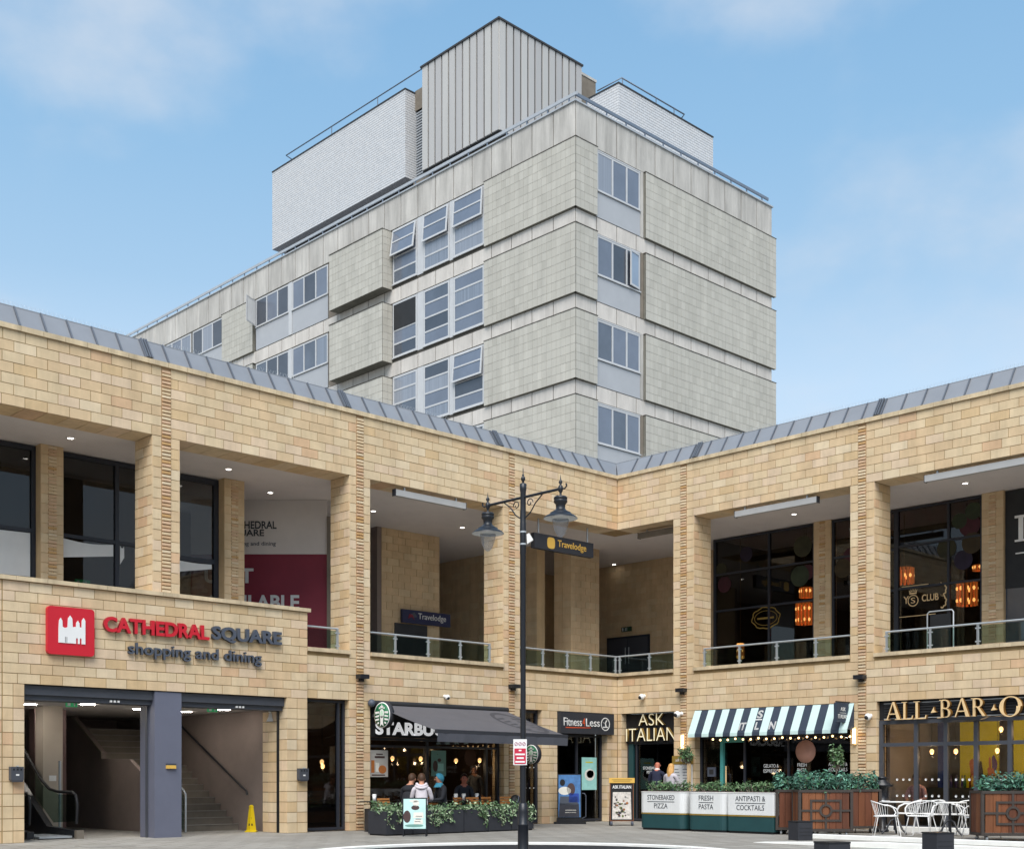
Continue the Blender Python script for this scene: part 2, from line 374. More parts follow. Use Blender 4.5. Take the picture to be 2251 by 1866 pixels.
o = MB().lathe([(3.41, .004), (3.41, .02), (.01, .02)], (-13.3, -9.8, 0), 48).build('path', charcoal); o['kind'] = 'structure'
# white steps in front of the right wing
b = MB(); b.box((-4.68, -9.25, 0), (-4.30, -30, .075)); o = b.build('kerb', kerbw); o['kind'] = 'structure'
b = MB(); b.add([(-6.95, -9.6, 0), (-6.55, -9.6, 0), (-6.55, -30, 0), (-6.95, -30, 0), (-6.95, -9.6, .004), (-6.55, -9.6, .004), (-6.55, -12, .09), (-6.95, -12, .09), (-6.95, -30, .09), (-6.55, -30, .09)],
      [(4, 5, 6, 7), (7, 6, 9, 8), (0, 4, 7, 8, 3), (1, 2, 9, 6, 5), (2, 3, 8, 9)]); o = b.build('kerb', kerbw); o['kind'] = 'structure'
b = MB(); b.box((-.30, -8.25, 0), (.18, -22, .1)); o = b.build('step', kerbw); o['kind'] = 'structure'

# unseen buildings added behind the photographer to cut low sky and shade the galleries
def unseen_block(name_label, x0, x1, y0, y1, h, along):
    T = thing('unseen_building', name_label, 'building', ((x0+x1)/2, (y0+y1)/2, 0))
    MB().box((x0, y0, 0), (x1, y1, h)).build('wall', STONE[1], T); MB().box((x0-.2, y0-.2, h), (x1+.2, y1+.2, h+.5)).build('roof', zinc, T)
    lo, hi = (x0, x1) if along == 'x' else (y0, y1); a = lo+1.5
    while a < hi-4:
        for z0, z1 in ((.4, 3.2), (4.6, 8.2)):
            if along == 'x': MB().box((a, y1-.02, z0), (a+3.6, y1+.06, z1)).build('window', darkpane, T)
            else: MB().box((x1-.02, a, z0), (x1+.06, a+3.6, z1)).build('window', darkpane, T)
        a += 5.2
unseen_block('unseen sandstone block added south of the square to cut low sky', -62, 22, -64, -52, 10, 'x')
unseen_block('unseen sandstone block added west of the square to cut low sky', -66, -56, -50, 30, 10, 'y')

# ------------------------------------------------------------------ the two wings of the shopping building
def wing(F, xd, nrm, loc, label, piers, umax, span_from, openings, roof_step):
    T = thing('shopping_wing', label, 'building', loc)
    S = Pieces('stone', STONE, STONE_W); C = Pieces('coping_stone', [capst, capst]); b = MB()
    ft = .012                                                       # depth of the joints
    left = F is LW
    # backing masonry
    b.fb(F, -.75 if left else .012, umax, ft, .75, 8.312, 9.74)      # beam over the gallery
    b.fb(F, -.5 if left else .012, span_from, ft, .5, 3.062, 4.118)  # spandrel under the gallery
    for (a, c, lo) in piers: b.fb(F, a+ft, c-ft, ft, .75, 4.118 if lo else 4.99, 8.312)
    for (a, c, _, __) in openings: pass
    b.build('masonry', mortar, T)
    # face stones: beam, broken by the brick strips
    cuts = [0]+[v for (a, c, _) in piers for v in ((a+c)/2-.105, (a+c)/2+.105)]+[umax]
    for i in range(0, len(cuts), 2): lay_front(S, F, cuts[i], cuts[i+1], 8.30, 9.74, 7, half=i//2)
    for i in range(0, len(cuts), 2):
        a, c = cuts[i], min(cuts[i+1], span_from)
        if c > a+.1: lay_front(S, F, a, c, 3.05, 4.03, 5, half=1+i//2)
    for k, (a, c, lo) in enumerate(piers):
        m = (a+c)/2; z0 = 4.03 if lo else 5.07
        for (p, q) in ((a, m-.105), (m+.105, c)): lay_front(S, F, p, q, z0, 8.30, int((8.3-z0)/.205), ln=.5)
        lay_side(S, F, c, 1, 0, .75, 4.21, 8.30, 20) if left is False else lay_side(S, F, c, 1, 0, .75, 4.21, 8.30, 20)
        lay_side(S, F, a, -1, 0, .75, 4.21, 8.30, 20, pr=.2)
        strip(F, m, 0.0 if lo else 5.07, 9.74, T)
    # underside of the beam
    ends = [0]+[v for (a, c, _) in piers for v in (a, c)]+[umax]
    for i in range(0, len(ends), 2):
        a = ends[i]
        while a < ends[i+1]-.01:
            e = min(a+.44, ends[i+1]); S.add(F(a+.006, .052, 8.298), F(e-.006, .74, 8.33), pr=.3); a = e
    # cap stones along the top and sill stones along the gallery
    a = 0.0
    while a < umax:
        C.add(F(a+.004, -.05, 9.742), F(a+.436, .30, 9.84+random.uniform(-.002, .002))); a += .44
    for i in range(0, len(ends), 2):
        a, e = ends[i]-(.0 if i else 0), ends[i+1]
        if a >= span_from: continue
        e = min(e, span_from)
        while a < e-.01:
            q = min(a+.62, e)
            if e-q < .15: q = e
            C.add(F(a+.004, -.055, 4.118), F(q-.004, .5, 4.205)); a = q
    S.make(T); C.make(T, 200)
    # sloping zinc roof
    n = int(umax/roof_step); pm = None
    for i in range(n+1):
        u0 = i*roof_step; u1 = u0+roof_step-.012
        if i == 0:
            q = MB().prism([F(0, .03, 9.845), F(u1, .03, 9.845), F(u1, .32, 10.29), F(-.32, .32, 10.29)], (0, 0, -.02)); q.build('roof_panel', zinc, T)
        elif pm is None:
            q = MB().prism([F(u0, .03, 9.845), F(u1, .03, 9.845), F(u1, .32, 10.29), F(u0, .32, 10.29)], (0, 0, -.02)); pm = q.build('roof_panel', zinc, T)
            q = MB().prism([F(u0-.018, .028, 9.845), F(u0+.008, .028, 9.845), F(u0+.008, .318, 10.29), F(u0-.018, .318, 10.29)], F(0, -.035, .02)-F(0, 0, 0)); ps = q.build('roof_seam', zinc_seam, T)
        else:
            for pr in (pm, ps):
                o = pr.copy(); COL.objects.link(o); o.parent = T; o.location = F((i-1)*roof_step, 0, 0)-F(0, 0, 0)
    b = MB(); b.fb(F, -.9 if left else -.3, umax, .32, .40, 10.2, 10.315); b.build('roof_ridge', zinc, T)
    b = MB(); u = .3
    while u < umax:                                                 # bird spikes along the ridge
        for t in (-.03, .03): p = F(u, .36, 10.31); b.tube([p, p+UP*.10+(F(t, .0, 0)-F(0, 0, 0))], .0022, 3)
        u += .09
    o = b.build('bird_spikes', steel, T); o['kind'] = 'stuff'
    for (a, c, _) in piers:
        m = (a+c)/2+.35
        for dx in (-.05, .0, .06): b = MB(); b.prism([F(m+dx, .02, 9.85), F(m+dx+.03, .02, 9.85), F(m+dx+.03, .31, 10.30), F(m+dx, .31, 10.30)], F(0, -.05, .03)-F(0, 0, 0)); b.build('roof_joint', zinc_seam, T)
    b = MB(); b.fb(F, -.9 if left else -.5, umax, .4, 9, 10.16, 10.22); b.build('flat_roof', zinc_seam, T)
    return T
WL = wing(LW, XL, NL, (0, 0, 0), 'long sandstone wing with glazed gallery openings, running behind the lamp post to the entrance block', [(3.865, 4.475, True), (8.81, 9.42, True), (13.79, 14.42, False), (18.80, 19.4, True), (23.78, 24.4, True)], 26.4, 10.62, [], .52)
WR = wing(RW, XR, NR, (0.01, -1, 0), 'sandstone wing with balcony restaurants above the striped awning and the gold lettered bar', [(2.04, 2.75, True), (7.50, 8.15, True), (12.95, 13.6, True), (18.40, 19.05, True)], 24.2, 24.2, [], .52)

def gf_piers(F, T, lst, left):
    """stone piers of the ground floor"""
    S = Pieces('stone', STONE, STONE_W); b = MB()
    for (a, c, cut) in lst:
        b.fb(F, a+.012, c-.012, .012, .45, 0, 3.062)
        segs = [(a, cut-.105), (cut+.105, c)] if cut else [(a, c)]
        for (p, q) in segs:
            if q-p > .02: lay_front(S, F, p, q, .0, 3.05, 15, ln=.5 if q-p < .5 else .3)
        lay_side(S, F, c, 1, 0, .45, 0, 3.05, 15, ln=.45); lay_side(S, F, a, -1, 0, .45, 0, 3.05, 15, ln=.45, pr=.2)
    if left: b.box((-.05, .013, 0), (.44, .45, 3.06))
    o = b.build('pier_masonry', mortar, T); o['kind'] = 'stuff'; S.make(T, 0)
gf_piers(LW, WL, [(.0, .42, None), (2.45, 3.05, None), (3.87, 4.45, 4.17), (8.81, 9.43, 9.115)], True)
gf_piers(RW, WR, [(.012, .16, None), (2.06, 2.79, 2.395), (7.50, 8.21, 7.825), (12.95, 13.6, 13.275), (18.4, 19.05, 18.725), (23.5, 24.2, None)], False)
# plain stretches that carry both wings on past the picture edges
S = Pieces('stone', STONE, STONE_W); b = MB(); b.fb(LW, 17.91, 26.4, .012, .5, 0, 4.118); b.build('masonry', mortar, WL)
lay_front(S, LW, 17.91, 26.4, 0, 4.03, 20); S.make(WL, 0); C = Pieces('coping_stone', [capst, capst]); a = 17.91
while a < 26.3: C.add(LW(a+.004, -.055, 4.118), LW(a+.616, .5, 4.205)); a += .62
C.make(WL, 0)
MB().fb(RW, 24.21, 24.4, .3, 9, 0, 10.15).build('end_wall', STONE[1], WR); MB().fb(LW, 26.41, 26.6, .3, 9, 0, 10.15).build('end_wall', STONE[1], WL)
# gallery: floor, ceiling, inner walls and columns
def slab(T, lst, m, name):
    b = MB()
    for a, c in lst: b.box(a, c)
    return b.build(name, m, T)
slab(WL, [((-26.4, .75, 8.325), (6.5, 10, 8.40))], plaster, 'gallery_ceiling')
slab(WR, [((.75, -24.2, 8.325), (6.5, .748, 8.40))], plaster, 'gallery_ceiling')
slab(WL, [((-26.4, .5, 3.5), (6.5, 10, 4.13))], plaster, 'gallery_floor')
slab(WR, [((.5, -24.2, 3.5), (6.5, .498, 4.13))], plaster, 'gallery_floor')
def inner_wall(T, F, u0, u1, d, z0=4.13, z1=8.325, th=.3, ln=.44, back=STONE[3]):
    S = Pieces('stone', STONE_IN); MB().fb(F, u0, u1, d+.012, d+th, z0, z1).build('inner_wall', back, T)
    lay_front(S, F, u0, u1, z0, z1, int((z1-z0)/.207), d=d, ln=ln, th=.03); S.make(T, 0)
inner_wall(WL, LW, 2.9, 5.05, 4.4)                                   # block wall behind the third bay
inner_wall(WL, LW, 15.25, 15.75, 2.35); strip(LW, 15.5, 4.14, 8.32, WL, 2.35, .09)
inner_wall(WL, LW, 10.78, 11.33, 2.35); strip(LW, 11.05, 4.14, 8.32, WL, 2.35, .09)
inner_wall(WR, RW, 4.42, 4.97, 3.2); strip(RW, 4.70, 4.14, 8.32, WR, 3.2, .09)
inner_wall(WR, RW, 9.27, 9.83, 3.2); strip(RW, 9.55, 4.14, 8.32, WR, 3.2, .09)
# corner column, the wall at right angles behind the third bay, and the wall with the double doors
S = Pieces('stone', STONE_IN); b = MB()
b.box((.732, 2.512, 4.13), (2.0, 3.22, 8.325)); b.box((.062, 3.3, 4.13), (.4, 8, 8.325)); b.box((4.612, -.90, 4.13), (4.9, 8, 8.325)); b.box((.4, 7.0, 4.13), (4.6, 7.2, 8.325)); b.build('inner_wall', STONE[3], WL)
for r in range(20):
    z = 4.13+r*.2097; zz = z+.2097-.013
    a = .72
    while a < 2.0: e = min(a+(.22 if (a == .72 and r % 2) else .44), 2.0); S.add((a+.006, 2.5, z), (e-.006, 2.53, zz)); a = e
    for (y0, y1) in ((2.5, 2.86), (2.86, 3.22)): S.add((.72, y0+.006, z), (.75, y1-.006, zz))
    a = 3.3
    while a < 8: S.add((.05, a+.006, z), (.08, min(a+.44, 8)-.006, zz)); a += .44
    a = -.95+(.22 if r % 2 else 0)
    while a < 7: S.add((4.6, a+.006, z), (4.63, min(a+.44, 7)-.006, zz)); a += .44
S.make(WL, 0)
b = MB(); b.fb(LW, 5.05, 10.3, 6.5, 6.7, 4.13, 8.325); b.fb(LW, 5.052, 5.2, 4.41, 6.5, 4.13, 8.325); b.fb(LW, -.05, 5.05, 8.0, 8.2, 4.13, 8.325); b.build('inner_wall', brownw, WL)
b = MB(); b.fb(LW, 3.4, 4.6, 4.37, 4.39, 4.13, 5.66); b.build('doorway', dark, WL)
# vacant unit behind a painted hoarding set across the gallery
H0 = CAM+VIEW*32; H0.z = 0
HT = thing('hoarding', 'painted hoarding of an empty shop, pale above and dark red below', 'hoarding', H0+RIGHT*-6.3)
b = MB(); HP = lambda lat, z, off=0: Vector((H0+RIGHT*lat-VIEW*off).to_tuple())+UP*z
def hb(l0, l1, z0, z1, off, th, m, name):
    q = MB(); c = HP((l0+l1)/2, (z0+z1)/2, off-th/2); return q.obox(c, RIGHT*(l1-l0)/2, VIEW*th/2, UP*(z1-z0)/2).build(name, m, HT)
hb(-8.2, -4.72, 6.94, 8.32, 0, .06, plaster, 'upper_panel'); hb(-8.2, -4.72, 4.135, 6.938, 0, .06, redw, 'lower_panel'); hb(-4.72, -4.6, 4.135, 7.9, .05, .2, brownc, 'edge_post')
NV = -VIEW
text('CATHEDRAL', HP(-7.28, 7.585, .002), RIGHT, NV, 1.27, .20, ink, HT, bold=.02); text('SQUARE', HP(-7.28, 7.37, .002), RIGHT, NV, .95, .20, ink, HT, bold=.02)
text('shopping and dining', HP(-7.28, 7.13, .002), RIGHT, NV, 1.25, .13, slate, HT)
text('UNIT', HP(-7.85, 6.2, .002), RIGHT, NV, 1.25, .38, pwhite, HT, bold=.03); text('AVAILABLE', HP(-7.85, 5.52, .002), RIGHT, NV, 2.42, .38, pwhite, HT, bold=.03)
# glazing of the galleries
def glaze(F, T, label, cat, u0, u1, d, z0, z1, mull, trans, gm=shopglass, fm=frame_d, fw=.05, kind='glazing'):
    G = thing(kind, label, cat, F((u0+u1)/2, d, z0))
    b = MB(); us = sorted([u0]+mull+[u1])
    for u in us: b.fb(F, max(u0, u-fw/2), min(u1, u+fw/2), d-.05, d+.05, z0, z1) if u not in (u0, u1) else b.fb(F, u if u == u0 else u-fw, u+fw if u == u0 else u, d-.05, d+.05, z0, z1)
    b.fb(F, u0+fw, u1-fw, d-.047, d+.047, z1-fw, z1); b.fb(F, u0+fw, u1-fw, d-.047, d+.047, z0, z0+fw)
    for z in trans: b.fb(F, u0+fw, u1-fw, d-.044, d+.044, z-fw*.45, z+fw*.45)
    b.build('frame', fm, G)
    zs = [z0]+trans+[z1]
    for a, c in zip(us, us[1:]):
        for p, q in zip(zs, zs[1:]): MB().fb(F, a+.02, c-.02, d-.004, d+.004, p+.02, q-.02).build('pane', gm, G)
    return G
G1 = glaze(LW, WL, 'gallery window left of the brown stone pier at the picture edge, pale painted reflection low on it', 'window', 15.75, 26.0, 2.65, 4.14, 8.3, [17.6, 19.5, 21.4, 23.3], [6.5], fw=.09)
G2 = glaze(LW, WL, 'gallery window in the first full opening, between two stone piers, exit sign low behind it', 'window', 12.6, 15.25, 2.65, 4.14, 8.3, [13.9], [6.5], fw=.09)
G3 = glaze(LW, WL, 'narrow gallery window beside the red and white hoarding', 'window', 11.33, 12.6, 2.65, 4.14, 8.3, [], [6.35], fw=.12)
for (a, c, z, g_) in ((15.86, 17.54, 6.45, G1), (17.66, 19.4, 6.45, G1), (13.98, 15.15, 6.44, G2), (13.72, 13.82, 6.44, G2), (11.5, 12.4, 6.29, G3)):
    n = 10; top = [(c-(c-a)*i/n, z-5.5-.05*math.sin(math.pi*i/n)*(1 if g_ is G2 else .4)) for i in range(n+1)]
    q = MB(); q.prism([LW(u, 2.632, 5.5+h) for u, h in top]+[LW(a, 2.632, 6.18 if g_ is not G1 else 5.52), LW(c, 2.632, 6.02 if g_ is not G1 else 5.50)], (0, .004, 0)); q.build('painted_reflection', whitep, g_)  # white sheets on the panes paint in bright outdoor reflections
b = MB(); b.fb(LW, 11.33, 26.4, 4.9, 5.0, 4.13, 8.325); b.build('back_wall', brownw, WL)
G4 = glaze(RW, WR, 'dark upstairs window with printed fruit and gold oval, above the striped awning', 'window', .96, 4.42, 3.3, 4.14, 8.3, [2.9], [6.18, 7.26], fw=.06)
G5 = glaze(RW, WR, 'narrow dark upstairs window between brown pier and bright stone pier', 'window', 4.97, 6.9, 3.3, 4.14, 8.3, [], [6.18, 7.26], fw=.06)
G6 = glaze(RW, WR, 'upstairs bar window with gold lettering and crest', 'window', 6.9, 9.27, 3.3, 4.14, 8.3, [8.36], [6.20, 7.31], fw=.06)
b = MB(); b.fb(RW, 9.83, 24.2, 3.3, 3.4, 5.9, 8.3); b.build('dark_fascia', soot, WR)
b = MB(); b.fb(RW, 9.83, 24.2, 3.32, 3.38, 4.14, 5.9); b.build('fascia_glass', darkpane, WR)
text('I', RW(10.17, 3.29, 7.05), XR, NR, .12, .6, white, WR, bold=.04)
for (a, c, z0, z1) in ((10.08, 10.38, 7.6, 7.66), (10.08, 10.4, 7.02, 7.07), (10.1, 11.4, 6.72, 6.75)): MB().fb(RW, a, c, 3.27, 3.289, z0, z1).build('letter_bar', white, WR)
b = MB(); b.fb(RW, .96, 24.2, 5.9, 6.0, 4.13, 8.325); b.fb(RW, .90, .958, 3.3, 6.0, 4.13, 8.325); b.build('back_wall', soot, WR)
# prints and gold emblems on the upstairs glass
FRU = [mat('fruit_%d' % i, c, .7, .45, 3.5) for i, c in enumerate(['#3e1620', '#2b3320', '#302e1a', '#241b2e', '#3a2e18'])]
def fruit(T, u, z, r, m, sx=1.0):
    q = MB(); q.flat([(r*sx*math.cos(i*math.pi/12), r*math.sin(i*math.pi/12)*(1-.08*(i == 6))) for i in range(24)], RW(u, 3.285+random.uniform(-.004, .004), z), XR, NR, .004); q.build('fruit_print', FRU[m], T)
for (T, u, z, r, m) in ((G4, 1.32, 6.95, .24, 0), (G4, 1.2, 7.4, .2, 2), (G4, 3.93, 6.9, .30, 1), (G4, 4.18, 6.98, .22, 0), (G4, 4.02, 7.72, .3, 2), (G4, 2.1, 7.75, .22, 3),
      (G5, 5.3, 6.95, .26, 4), (G5, 5.55, 7.25, .24, 0), (G6, 8.92, 7.6, .28, 0), (G6, 8.65, 7.75, .2, 1), (G6, 8.3, 7.1, .26, 2), (G6, 8.98, 7.15, .27, 4), (G6, 8.75, 6.75, .25, 3), (G6, 9.02, 7.95, .22, 1)):
    fruit(T, u, z, r, m)
def ringpts(T, u, d, z, a, bb, wd, m, name, F=RW, xd=XR, nr=NR, n=28, th=.006, wob=0, arc=(0, 360)):
    q = MB(); O = F(u, d, z)
    for i in range(n):
        p, s_ = R(arc[0]+(arc[1]-arc[0])*i/n), R(arc[0]+(arc[1]-arc[0])*(i+1)/n)
        k1 = 1+wob*math.sin(p*8); k2 = 1+wob*math.sin(s_*8)
        q.flat([(a*k1*math.cos(p), bb*k1*math.sin(p)), ((a*k1+wd)*math.cos(p), (bb*k1+wd)*math.sin(p)), ((a*k2+wd)*math.cos(s_), (bb*k2+wd)*math.sin(s_)), (a*k2*math.cos(s_), bb*k2*math.sin(s_))], O, xd, nr, th)
    return q.build(name, m, T)
ringpts(G4, 2.78, 3.29, 5.83, .46, .29, .03, dgold, 'emblem_ring', wob=.06); ringpts(G4, 2.78, 3.288, 5.83, .38, .2, .015, dgold, 'emblem_ring')
MB().fb(RW, 2.5, 3.06, 3.27, 3.29, 5.80, 5.85).build('emblem_bar', dgold, G4)
text('Y', RW(7.10, 3.29, 5.80), XR, NR, .15, .19, gold, G6); text('CLUB', RW(7.62, 3.29, 5.81), XR, NR, .46, .18, gold, G6, bold=.01)
ringpts(G6, 7.37, 3.29, 5.86, .13, .13, .022, gold, 'crest'); text('S', RW(7.31, 3.29, 5.79), XR, NR, .12, .15, gold, G6, 'crest')
q = MB()
for i in range(5): a = R(30+30*i); q.flat([(.10*math.cos(a)-.02, .06+.05*math.sin(a)), (.10*math.cos(a)+.02, .06+.05*math.sin(a)), (.13*math.cos(a), .13+.05*math.sin(a))], RW(7.37, 3.29, 5.99), XR, NR, .006)
q.fb(RW, 7.27, 7.47, 3.28, 3.289, 6.03, 6.07); q.build('crest', gold, G6)
for z, a in ((6.07, (-100, 100)), (5.76, (-100, 100))): ringpts(G6, 8.16, 3.29, z, .11, .14, .035, gold, 'flourish', arc=a, n=14, wob=.12)
MB().fb(RW, 7.05, 7.8, 3.28, 3.289, 6.235, 6.255).build('gold_line', gold, G6); MB().fb(RW, 6.98, 8.0, 3.28, 3.289, 5.45, 5.465).build('gold_line', gold, G6)
# double doors and exit signs
D = thing('double_door', 'dark double doors in the shaded stone wall under a green exit sign', 'door', (4.6, 3.55, 4.13))
MB().box((4.56, 2.63, 4.14), (4.599, 4.48, 5.92)).build('door_frame', frame_d, D)
for y0, y1 in ((2.70, 3.54), (3.57, 4.41)):
    lf = MB().box((4.545, y0, 4.16), (4.559, y1, 5.85)).build('door_leaf', frame_b, D); MB().tube([(4.52, 3.48 if y0 < 3 else 3.63, 5.0), (4.52, 3.48 if y0 < 3 else 3.63, 5.55)], .018, 6).build('handle', steel, lf)
def exit_sign(loc, xd, nr, label, m, wd=.3, h=.13):
    E = thing('exit_sign', label, 'exit sign', loc); O = Vector(loc); xd = Vector(xd); nr = Vector(nr)
    MB().obox(O, xd*wd/2, nr*.02, UP*h/2, 0).build('sign_box', m, E)
    q = MB(); f = O+nr*.021-xd*wd/2-UP*h/2
    q.flat([(.03*wd/.3, .02), (.09, .02), (.09, h-.02), (.03, h-.02)], f, xd, nr, .003)
    x = .16; q.flat([(x, .02), (x+.02, .02), (x+.04, .06), (x+.02, .08), (x+.05, h-.04), (x, h-.03)], f, xd, nr, .003); q.flat([(x+.07, .02), (x+.09, .02), (x+.09, h-.02), (x+.07, h-.02)], f, xd, nr, .003)
    q.build('symbol', white if m is exitg else pwhite, E)
exit_sign((4.55, 3.6, 6.15), XR, NR, 'unlit green exit sign above the upstairs double doors', exitd, .42, .15)
exit_sign((-14.55, 2.95, 5.56), XL, NL, 'green exit sign low behind the left gallery glass', exitg, .34, .14)
exit_sign((-15.78, .8, 2.73), XL, NL, 'lit green exit sign over the escalator side of the entrance', exitg, .24, .11)
exit_sign((-12.56, .8, 2.745), XL, NL, 'lit green exit sign over the stair side of the entrance', exitg, .24, .11)
# glass balustrades
def balustrade(F, label, u0, u1, posts, d=.12, ends=(True, True)):
    B = thing('balustrade', label, 'balustrade', F((u0+u1)/2, d, 4.205), 'glass balustrades along the gallery')
    q = MB().tube([F(u0, d, 4.70), F(u1, d, 4.70)], .022, 8); q.build('handrail', steel, B)
    for u in posts:
        p = MB().fb(F, u-.02, u-.008, d-.03, d+.03, 4.206, 4.69); p.fb(F, u+.008, u+.02, d-.03, d+.03, 4.206, 4.69); p.build('post', steel, B)
        c = MB()
        for z in (4.30, 4.60):
            for s in (-1, 1): c.fb(F, u+s*.042-.018, u+s*.042+.018, d-.02, d+.02, z-.014, z+.014)
        c.build('clamp', steel, B)
    us = sorted(set([u0+.03]+posts+[u1-.03]))
    for a, c in zip(us, us[1:]):
        if c-a > .1: MB().fb(F, a+.03, c-.03, d-.005, d+.005, 4.24, 4.655).build('glass_pane', balglass, B)
    return B
balustrade(LW, 'glass balustrade above the coffee shop awning', 4.83, 8.80, [4.86, 5.87, 6.93, 7.97])
balustrade(LW, 'short glass balustrade between the entrance block and a stone pier', 9.66, 10.61, [9.68])
balustrade(LW, 'glass balustrade left of the inner corner, behind the lamp post', -.11, 3.85, [-.05, 1.0, 1.95, 2.9])
balustrade(RW, 'glass balustrade right of the inner corner, before the double doors', -.11, 2.03, [.0, 1.1])
balustrade(RW, 'glass balustrade above the striped awning', 2.99, 7.49, [3.02, 4.16, 5.32, 6.47])
balustrade(RW, 'glass balustrade above the gold lettered bar', 8.38, 12.94, [8.41, 9.52, 10.67, 11.82])
# coping, ceiling lamps, heaters, sconces
def downlight(x, y, label):
    q = thing('downlight', label, 'ceiling light', (x, y, 8.32), 'round ceiling lights of the gallery')
    MB().lathe([(.085, 0), (.10, -.012), (.075, -.02), (.06, -.012)], (x, y, 8.324), 16).build('rim', white, q); MB().lathe([(.001, -.008), (.058, -.008), (.058, -.013), (.001, -.013)], (x, y, 8.324), 12).build('diffuser', bulbw, q)
for x, y, l in ((-15.48, 1.5, 'first ceiling light from the left edge, in front of the blue glass'), (-11.71, 1.53, 'ceiling light before the narrow window by the hoarding'), (-9.71, 2.89, 'ceiling light above the hoarding lettering'), (-6.54, 2.84, 'ceiling light left of the long heater over the coffee shop'),
      (-3.38, 2.85, 'ceiling light above the block wall with the hotel sign'), (4.34, 3.97, 'ceiling light above the double doors'), (1.87, -4.67, 'ceiling light under the beam above the striped awning'), (1.81, -9.53, 'ceiling light under the beam above the gold lettered bar')): downlight(x, y, l)
heatm = mat('heater_white', '#a9a8a6', .5, .08, 3)
def heater(F, u0, u1, d, z, m, label):
    H = thing('heater_panel', label, 'heater', F((u0+u1)/2, d, z+.1), 'long heaters hung under the gallery beam')
    MB().fb(F, u0+.0, u1, d-.05, d+.07, z, z+.15).build('body', m, H); q = MB()
    for u in (u0+.3, u1-.3): q.fb(F, u-.02, u+.02, d-.02, d+.02, z+.151, 8.325)
    q.build('bracket', steel, H); MB().fb(F, u0-.012, u0-.001, d-.06, d+.08, z-.01, z+.16).build('end_cap', charcoal, H); MB().fb(F, u1+.001, u1+.012, d-.06, d+.08, z-.01, z+.16).build('end_cap', charcoal, H)
heater(LW, 5.73, 8.0, .10, 8.06, heatm, 'long white heater under the beam left of the lamp post'); heater(RW, 4.05, 6.53, .10, 8.07, heatm, 'white heater under the beam above the striped awning')
heater(RW, 9.41, 12.6, .10, 8.08, heatm, 'white heater under the beam above the gold lettered bar, cut by the picture edge'); heater(RW, .35, 2.0, .55, 8.08, brownc, 'heater right of the hanging hotel sign, its shade painted on as brown')  # corner heater is coloured brown to paint in the shade it hangs in
def sconce(F, xd, nr, u, z, label):
    o = F(u, 0, z); s_ = thing('wall_light', label, 'wall light', o, 'box wall lights on the brick strips')
    MB().fb(F, u-.13, u+.13, -.20, -.015, z, z+.10).build('housing', blackm, s_); MB().fb(F, u-.05, u+.05, -.10, -.015, z-.06, z-.001).build('bracket', blackm, s_)
sconce(LW, XL, NL, 9.115, 3.56, 'black box wall light above the left end of the coffee shop awning'); sconce(LW, XL, NL, 4.17, 3.58, 'black box wall light just left of the lamp post')
sconce(RW, XR, NR, 2.395, 3.56, 'black box wall light at the left end of the striped awning'); sconce(RW, XR, NR, 7.825, 3.60, 'black box wall light between the striped awning and the gold lettered bar')
def chandelier(loc, r, h, rows, label):
    c = thing('chandelier', label, 'chandelier', loc, 'glowing orange chandeliers upstairs'); x, y, z = loc
    MB().tube([(x, y, z), (x, y, z-.02)], r*.9, 16).build('top_plate', dgold, c); MB().tube([(x, y, z), (x, y, 8.32)], .008, 5).build('rod', dgold, c)
    q = MB()
    for i in range(14): a = i*2*math.pi/14; q.tube([(x+r*math.cos(a), y+r*math.sin(a), z-.03), (x+r*math.cos(a), y+r*math.sin(a), z-h)], .035, 5)
    q.build('glass_rods', chand, c); q = MB()
    for k in rows:
        for i in range(9): a = i*2*math.pi/9+.2; q.ball((x+r*1.02*math.cos(a), y+r*1.02*math.sin(a), z-h*k), .035, 5, 0, (1, 1, 1.6))
    q.build('lamps', chandh, c)
chandelier((3.9, -3.73, 6.68), .17, .31, (.4,), 'small chandelier on the left of the brown pier, above a taller one'); chandelier((3.9, -3.67, 6.25), .22, .64, (.3, .8), 'tall chandelier beside the brown pier above the striped awning')
chandelier((3.9, -6.78, 6.88), .23, .45, (.55,), 'chandelier at the left of the crest window'); chandelier((3.9, -8.54, 6.29), .24, .62, (.3, .8), 'tall chandelier right of the crest window'); chandelier((3.9, -8.86, 6.70), .13, .17, (.5,), 'small chandelier above the tall one by the right brown pier')
chandelier((3.9, -1.45, 5.24), .08, .44, (.1, .5, .9), 'slim glowing lamp behind the balustrade above the striped awning')
q = MB().tube([RW(8.98, 1, 4.2), RW(8.98, 1, 5.15), RW(9.03, 1, 5.2), RW(9.6, 1, 5.2), RW(9.64, 1, 5.15), RW(9.64, 1, 4.2)], .018, 6); ms = thing('menu_stand', 'steel menu stand frame behind the right balustrade', 'menu stand', RW(9.3, 1, 4.13)); q.build('frame', steel, ms); MB().fb(RW, 9.05, 9.57, 1.0, 1.02, 4.3, 5.12).build('board', black, ms)
def camera_unit(O, nr, label, s=1.0, arm=.12):
    O = Vector(O); nr = Vector(nr); c = thing('security_camera', label, 'camera', O, 'white security cameras'); p = O+nr*arm
    MB().lathe([(.05*s, 0), (.05*s, .03), (.02*s, .04), (.02*s, arm)], O, 12, axis=nr).build('mount', white, c); MB().ball(p-UP*.03, .085*s, 8).build('dome', white, c); MB().ball(p-UP*.05+nr*.05*s-RIGHT*.01, .052*s, 8).build('lens', black, c)
camera_unit((0, -1.01, 3.52), NR, 'dome camera above the restaurant name by the inner corner'); camera_unit((0, -2.34, 2.98), NR, 'double dome camera on the stone pier left of the striped awning', 1.1, .2); camera_unit((0, -8.05, 2.72), NR, 'dome camera left of the gold lettering', 1.0)
